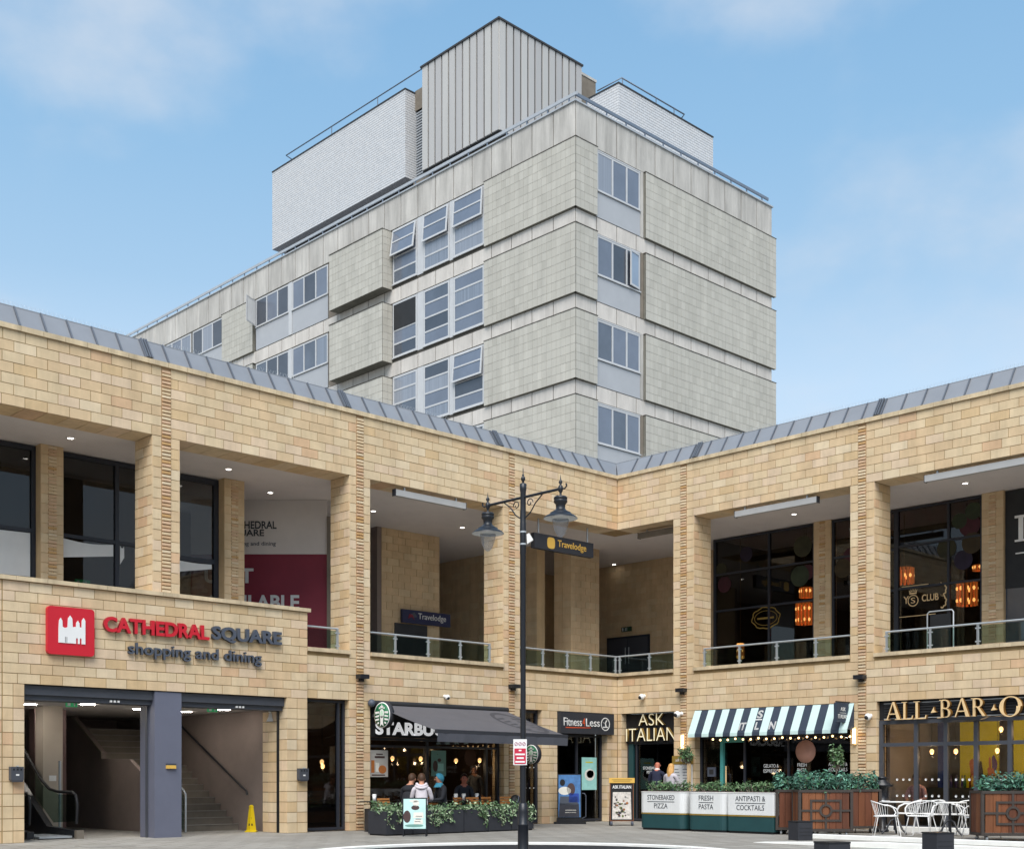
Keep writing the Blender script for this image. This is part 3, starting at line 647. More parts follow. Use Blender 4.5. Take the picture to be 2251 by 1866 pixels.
camera_unit((-6.5, 0, 3.27), NL, 'small camera above the coffee shop awning', .8); camera_unit((3.2, -10.56, 6.30), NR, 'camera on the dark fascia at the right edge upstairs', .9)
# hanging hotel sign under the corner beam
HS = thing('hanging_sign', 'black hanging sign with yellow lettering beneath the corner beam', 'sign', (-2.0, .4, 7.67))
MB().box((-3.0, .33, 7.47), (-.64, .47, 7.88)).build('sign_box', charcoal, HS)
for x in (-2.78, -.82): MB().tube([(x, .4, 7.88), (x, .4, 8.31)], .025, 8).build('hanger', steel, HS)
q = MB(); q.flat([(.15*(abs(math.cos(t))**.6)*math.copysign(1, math.cos(t)), .155*(abs(math.sin(t))**.6)*math.copysign(1, math.sin(t))) for t in [i*math.pi/12+.01 for i in range(24)]], (-2.36, .33, 7.67), XL, NL, .008); q.build('logo', amber, HS)
text('Travelodge', (-2.1, .329, 7.55), XL, NL, 1.15, .24, amber, HS, bold=.005)
HS = thing('wall_sign', 'dark blue hotel sign on the inner block wall under the gallery', 'sign', (-3.5, 4.4, 5.88))
MB().box((-4.4, 4.27, 5.68), (-2.59, 4.36, 6.06)).build('sign_box', mat('sign_blue', '#2b3050', .5, .05), HS); text('Travelodge', (-3.82, 4.269, 5.77), XL, NL, 1.05, .22, whitep, HS)
q = MB(); q.flat([(.0, .02), (.14, .08), (.24, .0), (.17, .14), (.05, .16)], (-4.2, 4.27, 5.78), XL, NL, .008); q.build('logo', redw, HS)
q = MB(); q.flat([(.0, .12), (.12, .05), (.27, .07), (.15, .2)], (-4.12, 4.268, 5.80), XL, NL, .004); q.build('logo', slate, HS)

# ------------------------------------------------------------------ entrance block of the left wing
PT = thing('entrance_block', 'sandstone entrance block with red and grey lettering over two wide openings', 'entrance', (-14, 0, 0))
S = Pieces('stone', STONE, STONE_W); C = Pieces('coping_stone', [capst, capst]); b = MB(); PD = -.04
b.fb(LW, 10.632, 17.9, PD+.012, .5, 3.042, 4.98); b.fb(LW, 10.632, 11.158, PD+.012, .45, 0, 3.04); b.fb(LW, 10.99, 11.155, .45, .75, 0, 2.80); b.fb(LW, 17.102, 17.9, PD+.012, .45, 0, 3.04); b.fb(LW, 10.632, 17.9, PD+.012, .5, 4.9802, 4.985)
b.build('masonry', mortar, PT)
lay_front(S, LW, 10.62, 17.51, 3.03, 4.98, 10, d=PD); lay_front(S, LW, 17.52, 17.9, 3.03, 4.98, 10, d=PD)
for a, c in ((10.62, 10.90), (10.90, 11.17), (17.09, 17.31), (17.31, 17.51), (17.52, 17.9)): lay_front(S, LW, a, c, 0, 3.03, 13, d=PD, ln=.6)
lay_side(S, LW, 11.17, 1, PD, .27, 0, 3.03, 13, ln=.5); lay_side(S, LW, 11.17, 1, .36, .95, 0, 2.74, 12, ln=.6); lay_side(S, LW, 10.62, -1, PD, .0, 3.03, 4.98, 10)
S.make(PT)
a = 10.56
while a < 17.9: C.add(LW(a+.003, -.10, 4.987), LW(min(a+.61, 17.9)-.003, .5, 5.068)); a += .61
C.make(PT)
# steel column and roller shutter boxes
MB().fb(LW, 13.76, 14.37, PD+.03, .62, 0, 3.02).build('column', colblue, PT)
for (a, c, d0, d1, mm) in ((14.372, 14.40, .26, .34, frame_b), (13.73, 13.758, .26, .34, frame_b), (11.163, 11.185, .275, .355, black)): MB().fb(LW, a, c, d0, d1, 0, 2.74).build('shutter_guide', mm, PT)
for a, c in ((14.38, 17.08), (11.18, 13.75)):
    q = MB(); q.fb(LW, a, c, .05, .6, 2.84, 3.02); q.fb(LW, a, c, .12, .55, 2.74, 2.838); q.build('shutter_box', frame_b, PT)
for u in (15.2, 12.3):
    q = MB()
    for k in (-.08, .0, .08): q.fb(LW, u+k-.02, u+k+.02, .07, .118, 2.76, 2.80)
    q.build('sensor', whitep, PT)
# lobby
b = MB(); b.box((-19, .62, 2.805), (-10.62, 11, 2.9)); b.build('lobby_ceiling', plaster, PT)
b = MB(); b.box((-10.98, .76, 0), (-10.64, 8.5, 2.80)); b.build('lobby_wall', brownw, PT)
b = MB(); b.box((-19, 8.5, 0), (-10.64, 8.7, 2.80)); b.build('lobby_back_wall', brownw, PT)
MB().box((-15.1, 4.2, 0), (-14.36, 4.5, 2.80)).build('lobby_core', darkbr, PT)
b = MB(); b.box((-19, .62, 0), (-18.7, 8.5, 2.80)); b.box((-18.7, 4.9, 0), (-15.12, 5.0, 2.8)); b.build('lobby_side_wall', darkbr, PT)
MB().box((-15.42, 3.0, 0), (-14.98, 3.4, 2.803)).build('lobby_pillar', mat('pillar_paint', '#a79d90', .8, .06, 2), PT)
MB().box((-15.29, 2.99, 1.17), (-15.13, 2.998, 1.29)).build('notice', pwhite, PT)
q = MB(); q.prism([(-13.1, 2.3, 0), (-13.1, 8.49, 0), (-13.1, 8.49, 2.79), (-13.1, 6.6, 2.79), (-13.1, 5.0, 1.86), (-13.1, 5.0, 1.70), (-13.1, 3.62, 1.67), (-13.1, 2.9, 1.30), (-13.1, 2.3, 1.0)], (.10, 0, 0)); q.build('stringer_wall', brownw, PT)
q = MB(); q.prism([(-13.13, 6.6, 2.79), (-13.13, 5.0, 1.86), (-13.13, 5.0, 1.70), (-13.13, 5.06, 1.70), (-13.13, 5.06, 1.83), (-13.13, 6.7, 2.79)], (.028, 0, 0)); q.build('stair_coping', brownc, PT)
for u in (0,):
    MB().box((-11.0, .80, .0), (-10.985, 1.2, 2.66)).build('side_door', black, PT)
for (x, y) in ((-14.86, 4.0), (-14.97, 1.78), (-13.3, 2.7), (-11.79, 1.6), (-12.0, 3.0), (-15.9, 2.6), (-16.3, 3.6)):
    MB().obox((x, y, 2.797), RIGHT*.14, VIEW*.05, UP*.006).build('ceiling_lamp', lobl, PT)
# emergency flood on the jamb
q = MB().lathe([(.02, 0), (.05, -.03), (.06, -.10), (.11, -.2), (.001, -.2)], (-11.16, .62, 2.72), 12); ef = thing('flood_lamp', 'white cone lamp high in the right jamb of the entrance', 'lamp', (-11.16, .62, 2.72)); q.build('shade', white, ef); MB().box((-11.2, .60, 2.72), (-11.12, .66, 2.80)).build('bracket', white, ef)
# stair inside the right opening
ST = thing('staircase', 'grey indoor staircase rising behind the yellow cone', 'stairs', (-12.4, 3, 0))
steps_n = mat('step_nosing', '#8d867e', .8, .1, 3)
for i in range(16):
    MB().box((-12.995, 2.3+i*.27, 0), (-10.985, 2.3+(i+1)*.27-.004, .155*(i+1)-.02)).build('step', brownc, ST); MB().box((-12.99, 2.28+i*.27, .155*(i+1)-.019), (-10.99, 2.32+i*.27, .155*(i+1))).build('nosing', steps_n, ST)
q = MB().tube([(-11.1, 5.2, 2.75), (-11.1, 1.95, 1.02), (-11.1, 1.75, .93), (-11.1, 1.72, .84)], .025, 8); q.build('handrail', blackm, ST)
q = MB()
for y in (2.2, 3.4, 4.6): q.tube([(-11.1, y, 1.13+(y-2.2)*.532), (-11.0, y, 1.09+(y-2.2)*.532)], .012, 5)
q.build('bracket', blackm, ST)
q = MB().tube([(-12.75, 3.2, 1.75), (-12.75, 1.75, .98), (-12.75, 1.62, .88), (-12.75, 1.62, .02)], .02, 8); q.build('handrail', steel, ST)
MB().prism([(-12.76, 1.7, .05), (-12.76, 1.7, .85), (-12.76, 3.2, 1.65), (-12.76, 3.2, .9), (-12.76, 2.0, .2)], (.012, 0, 0)).build('glass_panel', balglass, ST)
q = MB().prism([(-13.0, 1.75, 0), (-13.0, 1.75, .30), (-13.0, 1.95, .38), (-13.0, 2.27, .55), (-13.0, 2.27, 0)], (.06, 0, 0)); q.build('stringer', steel, ST)
# escalator at the left
ES = thing('escalator', 'black escalator foot with curved handrail inside the left opening', 'escalator', (-15.6, 1.6, 0))
def esc(x):
    q = MB().tube([(x, 4.6, 2.6), (x, 2.6, 1.18), (x, 2.2, 1.0), (x, 1.8, .95), (x, 1.1, .94), (x, .95, .88), (x, .88, .7), (x, .92, .3)], .032, 8); q.build('handrail', black, ES)
    MB().prism([(x-.006, 4.6, 2.5), (x-.006, 2.6, 1.1), (x-.006, 1.8, .9), (x-.006, 1.0, .88), (x-.006, .95, .35), (x-.006, 2.0, .3), (x-.006, 4.6, 1.8)], (.012, 0, 0)).build('glass_panel', balglass, ES)
    MB().prism([(x-.07, 4.6, 1.75), (x-.07, 2.2, .22), (x-.07, .85, .16), (x-.07, .85, .02), (x-.07, 4.6, .02)], (.14, 0, 0)).build('skirt', blackm, ES)
esc(-15.62); esc(-16.6)
q = MB(); q.box((-16.4, .9, .02), (-15.72, 2.2, .06)); q.build('comb_plate', steel, ES)
MB().box((-15.70, .74, 0), (-15.54, .84, .17)).build('end_post', brownc, ES)
MB().tube([(-15.40, 2.2, 0), (-15.40, 2.2, 1.6)], .03, 8).build('barrier_post', steel, ES)
# signs on the entrance block
LG = thing('logo_sign', 'square red sign with a white cathedral outline', 'sign', (-16.21, 0, 4.1))
def rrect(wd, h, r, n=5):
    pts = []
    for cx, cy, a in ((wd-r, h-r, 0), (r, h-r, 90), (r, r, 180), (wd-r, r, 270)):
        for i in range(n+1): t = R(a+90*i/n); pts.append((cx+r*math.cos(t), cy+r*math.sin(t)))
    return pts
q = MB(); q.flat(rrect(.95, .93, .07), (-16.685, PD-.01, 3.63), XL, NL, .09); q.build('panel', red, LG)
cath = [(0, 0), (0, .30), (.01, .50), (.045, .56), (.08, .50), (.085, .36), (.13, .34), (.19, .36), (.20, .56), (.245, .63), (.29, .56), (.30, .37), (.34, .38), (.37, .38), (.375, .47), (.41, .53), (.445, .47), (.45, .38), (.49, .38), (.495, .54), (.535, .60), (.57, .54), (.57, 0), (.49, 0), (.49, .11), (.47, .14), (.45, .11), (.45, 0), (.41, 0), (.41, .11), (.39, .14), (.37, .11), (.37, 0)]
q = MB(); q.flat([(x*.95, y*.86) for x, y in cath], (-16.47, PD-.10, 3.86), XL, NL, .012); q.build('emblem', white, LG)
q = MB(); q.fb(LW, 16.33, 16.34, PD-.114, PD-.112, 3.87, 3.98); q.fb(LW, 16.30, 16.31, PD-.114, PD-.112, 3.87, 3.98); q.build('emblem_line', ink, LG)
LT = thing('sign_lettering', 'raised letters of the shopping square on sandstone, red then dark grey', 'sign', (-13.4, 0, 4.1))
text('CATHEDRAL', (-15.53, PD-.02, 4.15), XL, NL, 2.36, .31, red, LT, thick=.075, bold=.035, mside=dred); text('SQUARE', (-13.10, PD-.02, 4.13), XL, NL, 1.74, .34, slate, LT, thick=.075, bold=.035, mside=ink)
text('shopping and dining', (-15.0, PD-.02, 3.67), XL, NL, 3.13, .31, slate, LT, thick=.06, bold=.012, mside=ink)
def ashbin(x, label):
    A = thing('ash_bin', label, 'ash bin', (x, PD-.02, 1.17)); MB().box((x-.12, PD-.14, 1.2), (x+.12, PD-.02, 1.45)).build('body', frame_b, A)
    MB().prism([(x-.12, PD-.14, 1.2), (x+.12, PD-.14, 1.2), (x+.09, PD-.13, 1.16), (x-.09, PD-.13, 1.16)], (0, .10, 0)).build('foot', frame_b, A)
    q = MB(); [q.box((x-.07+k*.07-.017, PD-.145, 1.38), (x-.07+k*.07+.017, PD-.139, 1.415)) for k in range(3)]; q.build('slot', black, A)
    MB().box((x-.03, PD-.144, 1.28), (x+.03, PD-.139, 1.31)).build('badge', whitep, A); MB().box((x-.02, PD-.16, 1.451), (x+.02, PD-.10, 1.47)).build('lid_catch', steel, A)
ashbin(-17.28, 'wall ash bin on the left pier of the entrance'); ashbin(-10.80, 'wall ash bin on the right pier of the entrance')
YS = thing('warning_plate', 'small yellow plate on the blue grey entrance column', 'plate', (-14.02, PD, 1.48)); MB().box((-14.12, PD-.02, 1.43), (-13.91, PD+.029, 1.50)).build('plate', amber, YS); MB().box((-14.12, PD-.02, 1.502), (-13.91, PD+.029, 1.535)).build('top_bar', ink, YS)
# wet floor cone
CN = thing('floor_cone', 'yellow wet floor cone at the foot of the indoor stair', 'cone', (-11.37, 1.11, 0))
q = MB(); q.obox((-11.37, 1.11, .012), RIGHT*.125, VIEW*.125, UP*.012); k = len(q.v); q.lathe([(.13, .024), (.11, .05), (.065, .46), (.048, .57), (.06, .585), (.025, .62)], (-11.37, 1.11, 0), 4, smooth=False); q.build('body', yellow, CN)
q = MB(); q.obox(Vector((-11.37, 1.11, .17))-VIEW*.075, RIGHT*.045, VIEW*.004, UP*.025); q.obox(Vector((-11.37, 1.11, .31))-VIEW*.06, RIGHT*.02, VIEW*.004, UP*.03); q.build('warning_print', black, CN)

# ------------------------------------------------------------------ hotel tower behind
tx, ty = 7.68, 8.88
TW = thing('hotel_tower', 'grey concrete and tile hotel tower rising behind the two wings', 'tower', (14, 20, 0))
def TL(v, d, z): return Vector((tx+d, v, z))
def TR(v, d, z): return Vector((v, ty+d, z))
b = MB(); b.box((tx+.02, ty+.02, 10.2), (20.54, 52, 26.8)); b.build('core', concj, TW)
CP = Pieces('concrete_panel', [concrete, concrete]); CB = Pieces('concrete_band', [concrete2, concrete2]); TP = Pieces('tile', TILE)
def band(P, z0, z1, stp, off=0.0):
    a = ty-off
    while a < 51.5: P.add(TL(a+.02, -off, z0), TL(a+stp-.02, .02, z1)); a += stp
    a = tx+.022
    while a < 20.5: P.add(TR(a+.02, -off, z0), TR(min(a+stp, 20.56)-.02, .02, z1)); a += stp
band(CP, 25.49, 26.86, 1.17)
PITCH = 3.245
def tiles(F, v0, v1, z0, z1, d0=-.12, d1=.02, end=None):
    n = max(1, round((v1-v0)/.25)); s_ = (v1-v0)/n; h = (z1-z0)/8; MB().fb(F, v0+.004, v1-.004, d0+.009, d1, z0+.003, z1-.003).build('tile_backing', grout, TW)
    for i in range(n):
        for r in range(8): j = random.uniform(-.0025, .0025); TP.add(F(v0+i*s_+.004, d0+j, z0+r*h+.005), F(v0+(i+1)*s_-.004, d0+.03, z0+(r+1)*h-.005))
b = MB()
for k in range(5):
    zt = 25.46-PITCH*k; zb = zt-2.62
    band(CB, zt-PITCH+.015, zb-.015, 1.17)
    hid = k > 3
    tiles(TL, ty-.12, 13.88, zb, zt); MB().fb(TL, ty-.14, 13.9, -.132, .018, zt+.001, zt+.03).build('panel_lip', concj, TW)
    tiles(TR, tx-.12+.03, 8.80, zb, zt); MB().fb(TR, tx+.02, 8.82, -.132, .018, zt+.001, zt+.03).build('panel_lip', concj, TW)
    tiles(TR, 11.66, 20.72, zb, zt); MB().fb(TR, 11.64, 20.74, -.132, .018, zt+.001, zt+.03).build('panel_lip', concj, TW)
    if k < 4:
        tiles(TL, 20.02, 24.0, zb-.02, zt-.08, d0=-.56, d1=-.03); MB().fb(TL, 20.0, 24.02, -.585, .018, zt-.079, zt-.05).build('panel_lip', concj, TW)
        zz = zt-2.64; h = 2.56/8                                    # sides of the projecting bay
        for r in range(8):
            for i in range(2): TP.add((tx-.54+i*.27+.004, 20.012-.004, zz+r*h+.005), (tx-.54+(i+1)*.27-.004, 20.03, zz+(r+1)*h-.005))
    if k < 3:
        tiles(TL, 31.25, 34.22, zb, zt); MB().fb(TL, 31.2, 34.3, -.132, .018, zt+.001, zt+.03).build('panel_lip', concj, TW)
        tiles(TL, 40.9, 44, zb, zt)
        MB().fb(TL, 24.06, 24.8, -.005, .019, zb, zt).build('recess_panel', brownc, TW)
    # grey strip beside the corner window
    MB().fb(TR, 11.45, 11.63, -.02, .019, zb, zt).build('side_strip', brownc if k % 2 else concrete, TW)
CP.make(TW, 120); CB.make(TW, 200); TP.make(TW, 290)
PANES = [bluepane, darkpane, mat('pane_curtained', '#808894', .12, .3, 1.0, stretch=(9, 9, .05), spec=.8), mat('pane_grey', '#5a626e', .1, .25, .8, spec=.8), mat('pane_net', '#8a909a', .14, .22, 1.0, stretch=(14, 14, .05), spec=.8)]
rw = random.Random(11)
def window(F, v0, v1, z0, z1, muls, trans, pm, opened=(), d=-.02, name='window', flip=1, fw=.07):
    """framed window: frame > panes; opened panes are hinged outwards"""
    q = MB()
    for a, c in ((v0, v0+fw), (v1-fw, v1)): q.fb(F, a, c, d, .019, z0, z1)
    q.fb(F, v0+fw, v1-fw, d, .019, z1-fw, z1); q.fb(F, v0+fw, v1-fw, d, .019, z0, z0+fw)
    for mz in muls: q.fb(F, mz-fw*.55, mz+fw*.55, d-.004, .019, z0+fw, z1-fw)
    for t in trans: q.fb(F, v0+fw, v1-fw, d-.002, .019, t-.035, t+.035)
    q.fb(F, v0-.02, v1+.02, d-.05, d-.001, z0-.03, z0+.01)
    fr = q.build(name, upvc, TW); vs = [v0]+list(muls)+[v1]; zs = [z0]+list(trans)+[z1]
    for i, (a, c) in enumerate(zip(vs, vs[1:])):
        for j, (p, q_) in enumerate(zip(zs, zs[1:])):
            m = darkpane if (i, j) in opened else (rw.choice(PANES) if rw.random() < .55 else pm)
            MB().fb(F, a+.05, c-.05, d+.012, .016, p+.03, q_-.03).build('pane', m, fr)
    return fr
def sash(F, v0, v1, z0, z1, tilt, bars, m, hinge='top', fr=None, d=-.03):
    """an opened casement standing out from its frame"""
    q = MB(); pn = MB()
    def pt(v, z, o):
        if hinge == 'top': t = (z1-z); return F(v, d-math.sin(tilt)*t-o*math.cos(tilt), z1-math.cos(tilt)*t)
        t = v-v0 if hinge == 'a' else v1-v; s_ = 1 if hinge == 'a' else -1; base = v0 if hinge == 'a' else v1
        return F(base+s_*math.cos(tilt)*t, d-math.sin(tilt)*t-o, z)
    def bar(a, c, p, r, mb, o0=0, o1=.045): mb.add([pt(a, p, o0), pt(c, p, o0), pt(c, r, o0), pt(a, r, o0), pt(a, p, o1), pt(c, p, o1), pt(c, r, o1), pt(a, r, o1)], [(3,2,1,0),(4,5,6,7),(0,1,5,4),(1,2,6,5),(2,3,7,6),(3,0,4,7)])
    wd = .075
    for a, c, p, r in ((v0, v0+wd, z0, z1), (v1-wd, v1, z0, z1), (v0+wd, v1-wd, z0, z0+wd), (v0+wd, v1-wd, z1-wd, z1)): bar(a, c, p, r, q)
    for z in bars: bar(v0+wd, v1-wd, z-.03, z+.03, q)
    bar(v0+wd-.01, v1-wd+.01, z0+wd-.01, z1-wd+.01, pn, .015, .025)
    s_ = q.build('open_sash', upvc, fr.parent); pn.build('pane', m, s_)
def curtain(F, v0, v1, z0, z1):
    pass
for k in range(5):
    zt = 25.46-PITCH*k; zb = zt-2.62
    # corner windows of the right face
    fr = window(TR, 8.88, 11.42, zt-1.60, zt-.07, (9.78, 10.62), (), bluepane, opened=((1, 0),) if k in (1, 4) else ())
    MB().fb(TR, 8.86, 11.43, -.015, .019, zb+.01, zt-1.64).build('spandrel_panel', pan_l, TW)
    MB().fb(TR, 8.86, 11.43, -.03, .0, zt-.065, zt-.02).build('window_head', upvc, TW)
    if k in (1, 4): sash(TR, 10.66, 11.36, zt-1.54, zt-.13, R(28 if k == 4 else 10), (), mat('pane_sky_%d' % k, '#93a2b4', .1, .1, 1), 'b', fr)
    if k > 3: continue
    # tall windows of the left face, in threes with wide mullions between
    for i, (a, c) in enumerate(((13.98, 15.88), (16.14, 17.84), (18.28, 19.96))):
        z0, z1 = zt-2.46, zt-.04; zs = [z0+.60, z0+1.20, z0+1.81]
        op = {(0, 0): 4, (0, 1): 5, (0, 2): 8, (2, 0): 5}.get((k, i))
        fr = window(TL, a, c, z0, z1, (), zs, bluepane if (k+i) % 3 else darkpane, fw=.09)
        if op: sash(TL, a+.04, c-.04, z0+1.2, z1-.05, R(op), (z0+1.81,), bluepane, 'top', fr)
        if k == 1 and i == 2: MB().fb(TL, a+.09, c-.09, -.035, -.024, z0+1.22, z1-.09).build('open_pane', soot, fr)
    for a, c in ((15.9, 16.12), (17.86, 18.26)): MB().fb(TL, a, c, -.012, .019, zt-2.5, zt-.02).build('mullion_panel', upvc, TW)
    for g_, (a, c) in enumerate(((24.87, 27.82), (28.14, 31.08), (34.31, 37.39), (37.59, 40.7), (44.2, 47.2))):
        if k > 2: continue
        st = (c-a)/3; fr = window(TL, a, c, zt-1.45, zt-.06, (a+st, a+2*st), (), bluepane if (k+g_) % 2 else darkpane, opened=((2, 0),) if (k == 0 and g_ == 1) else ())
        MB().fb(TL, a, c, -.015, .019, zb+.02, zt-1.49).build('spandrel_panel', pan_l, TW)
        if k == 0 and g_ == 1: sash(TL, a+2*st+.03, c-.03, zt-1.40, zt-.1, R(62), (), white, 'b', fr)
    if k < 3: MB().fb(TL, 27.84, 28.12, -.04, .019, zb+.02, zt-.05).build('mullion_panel', upvc, TW)
# roof slab edge and low parapet rail
b = MB(); b.box((tx-.06, ty-.06, 26.862), (20.6, 51.5, 26.92)); b.build('roof_edge', railg, TW)
RL = thing('roof_rail', 'low flat guard rail running along the tower parapet', 'rail', (tx, ty, 26.92))
b = MB(); b.obox((tx+.02, 30, 27.16), (.03, 0, 0), (0, 21.2, 0), (0, 0, .06)); b.build('rail', railg, RL); b = MB(); b.obox((14, ty+.02, 27.16), (6.3, 0, 0), (0, .03, 0), (0, 0, .06)); b.build('rail', railb, RL)
b = MB(); v = 9.2
while v < 51: b.box((tx, v, 26.92), (tx+.04, v+.05, 27.10)); v += 1.15
v = 8.3
while v < 20.2: b.box((v, ty, 26.92), (v+.05, ty+.04, 27.10)); v += 1.15
b.build('rail_post', railb, RL)
# rooftop plant rooms
def brickbox(T, x0, x1, y0, y1, z0, z1, faces):
    B = Pieces('white_brick', wbrick); MB().box((x0+.006, y0+.006, z0), (x1, y1, z1)).build('plant_room_wall', wgrout, T); h = .108
    n = int((z1-z0)/h); h = (z1-z0)/n
    for r in range(n):
        o = .13 if r % 2 else 0
        if 'x' in faces:
            a = y0-(o)
            while a < y1: B.add((x0, max(a, y0)+.007, z0+r*h+.009), (x0+.02, min(a+.26, y1)-.007, z0+(r+1)*h-.009)); a += .26
        if 'y' in faces:
            a = x0-(.13-o)
            while a < x1: B.add((max(a, x0)+.007, y0, z0+r*h+.009), (min(a+.26, x1)-.007, y0+.02, z0+(r+1)*h-.009)); a += .26
    B.make(T, 0); MB().box((x0-.03, y0-.03, z1), (x1, y1, z1+.05)).build('plant_room_cap', dark, T)
brickbox(TW, 8.28, 13, 19.85, 30.55, 27.98, 31.88, 'xy')
b = MB(); b.box((8.9, 20.1, 26.9), (12.9, 30.2, 27.978)); b.build('plant_room_base', soot, TW)
brickbox(TW, 11.2, 17.45, 9.80, 11.6, 26.92, 29.25, 'xy')
b = MB(); b.box((8.75, 14.2, 26.9), (13, 19.84, 27.85)); b.build('plant_room_base', brownc, TW)
MB().box((8.97, 18.72, 27.0), (13, 19.84, 31.6)).build('louvre_back', soot, TW)
b = MB()
for i in range(36): b.box((8.90, 18.74, 27.1+i*.125), (8.968, 19.83, 27.155+i*.125))
o = b.build('louvre_blades', railg, TW); MB().box((8.85, 18.70, 31.1), (13, 19.86, 32.0)).build('louvre_head', brownc, TW)
MB().box((8.33, 13.80, 27.8), (13.25, 18.68, 32.33)).build('clad_core', soot, TW)
n = 11
for i in range(n):
    a = 13.75+i*4.95/n; MB().box((8.27, a+.045, 27.84), (8.328, a+4.95/n-.045, 32.34)).build('cladding_panel', clad[i % 3], TW)
n = 12
for i in range(n):
    a = 8.28+i*5.0/n; MB().box((a+.045, 13.74, 27.84), (a+5.0/n-.045, 13.798, 32.34)).build('cladding_panel', clad[(i*2+1) % 3], TW)
MB().box((8.22, 13.69, 32.342), (13.3, 18.75, 32.42)).build('clad_cap', dark, TW)
MB().box((13.35, 14.2, 26.9), (14.65, 17, 32.35)).build('lift_head', brownc, TW); MB().box((13.33, 14.17, 32.352), (14.68, 17, 32.46)).build('lift_head_cap', concrete, TW)
def toprail(pts, z0, h, posts, label):
    t = thing('guard_rail', label, 'rail', Vector(pts[0])+UP*z0, 'thin guard rails on the rooftop plant rooms'); MB().tube([Vector((x, y, z0+h)) for x, y, *_ in pts], .03, 6).build('rail', railb, t)
    for (x, y) in posts: MB().tube([(x, y, z0), (x, y, z0+h)], .022, 5).build('post', railb, t)
toprail([(9.2, 29.9, 0), (8.55, 29.7, 0), (8.55, 18.6, 0)], 31.93, .62, [(8.55, 25.8), (8.55, 22.2), (8.55, 18.7), (9.2, 29.9)], 'thin guard rail on top of the larger white brick plant room')
toprail([(11.9, 11.6, 0), (11.9, 10.25, 0), (16.0, 10.25, 0), (16.2, 10.6, 0)], 29.3, .62, [(11.95, 10.25), (14.1, 10.25), (15.3, 10.25), (16.2, 10.6)], 'thin guard rail on top of the smaller white brick plant room')

# ------------------------------------------------------------------ shopfronts
def room(F, T, u0, u1, d0, d1, z1, wm, cm, fm, lm=None):
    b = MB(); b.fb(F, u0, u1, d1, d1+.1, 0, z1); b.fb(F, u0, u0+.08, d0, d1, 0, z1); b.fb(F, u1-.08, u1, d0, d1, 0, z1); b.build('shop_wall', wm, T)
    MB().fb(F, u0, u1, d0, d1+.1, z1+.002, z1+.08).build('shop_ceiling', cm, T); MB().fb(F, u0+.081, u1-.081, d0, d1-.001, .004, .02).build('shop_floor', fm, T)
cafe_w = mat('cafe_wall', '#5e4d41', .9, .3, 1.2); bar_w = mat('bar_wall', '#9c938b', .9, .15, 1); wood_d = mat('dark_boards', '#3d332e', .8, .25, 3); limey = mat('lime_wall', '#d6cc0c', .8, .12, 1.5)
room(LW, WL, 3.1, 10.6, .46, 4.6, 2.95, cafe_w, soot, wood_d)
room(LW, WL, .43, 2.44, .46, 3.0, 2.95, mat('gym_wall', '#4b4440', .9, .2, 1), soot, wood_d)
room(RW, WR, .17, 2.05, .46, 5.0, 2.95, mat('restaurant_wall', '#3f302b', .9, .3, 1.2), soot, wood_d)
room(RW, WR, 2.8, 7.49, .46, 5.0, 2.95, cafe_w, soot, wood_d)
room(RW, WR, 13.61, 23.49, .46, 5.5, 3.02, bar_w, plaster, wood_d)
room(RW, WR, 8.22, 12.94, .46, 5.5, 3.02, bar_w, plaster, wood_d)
F1 = glaze(LW, WL, 'coffee shop window under the grey awning', 'shopfront', 4.46, 8.80, .22, .03, 2.2, [4.9, 6.9], [2.0], fw=.06, kind='shopfront')
b = MB().fb(LW, 4.46, 8.80, .05, .3, 2.21, 3.045); b.build('fascia_panel', black, F1)
F2 = glaze(LW, WL, 'tall narrow shop window between the entrance block and the brick strip', 'shopfront', 9.44, 10.61, .2, .03, 3.04, [9.62], [], fw=.06, kind='shopfront')
F3 = glaze(LW, WL, 'glass side door between two stone piers, right of the lamp post', 'shopfront', 3.06, 3.86, .2, .03, 3.04, [], [2.3], fw=.07, kind='shopfront')
q = MB(); [q.fb(LW, 3.15+.15*i, 3.18+.15*i, .188, .194, z, z+.03) for i in range(5) for z in (.95, 1.5)]; q.build('glass_dots', pwhite, F3)
F4 = glaze(LW, WL, 'dark gym entrance below the gym sign', 'shopfront', .43, 2.44, .25, .03, 2.43, [1.45], [], fw=.06, kind='shopfront')
F5 = glaze(RW, WR, 'dark restaurant doorway under the gold and white restaurant name', 'shopfront', .17, 2.05, .3, .03, 3.04, [.5], [2.2], fw=.05, kind='shopfront')
b = MB().fb(RW, .17, 2.05, .2, .24, 2.22, 3.04); b.build('fascia_panel', black, F5)
MB().fb(RW, .23, .40, .24, .3, .05, 2.2).build('door_curtain', teal, F5)
F6 = glaze(RW, WR, 'restaurant window below the striped awning', 'shopfront', 2.80, 7.49, .25, .03, 3.0, [3.5, 4.25, 5.6], [2.3], fw=.05, kind='shopfront')
b = MB(); b.fb(RW, 3.50, 3.60, .16, .24, .05, 2.30); b.fb(RW, 3.602, 4.25, .16, .24, 2.17, 2.30); b.build('door_frame', tealf, F6)
MB().tube([RW(3.72, .12, .9), RW(3.72, .12, 1.55)], .02, 6).build('door_handle', gold, F6)
F7 = glaze(RW, WR, 'folding glass doors of the bar, yellow wall inside', 'shopfront', 8.22, 12.94, .15, .03, 2.60, [9.16, 9.90, 10.62, 11.40, 12.2], [2.02], gm=glass('bar_glass', (.72, .72, .72)), fm=frame_b, fw=.095, kind='shopfront')
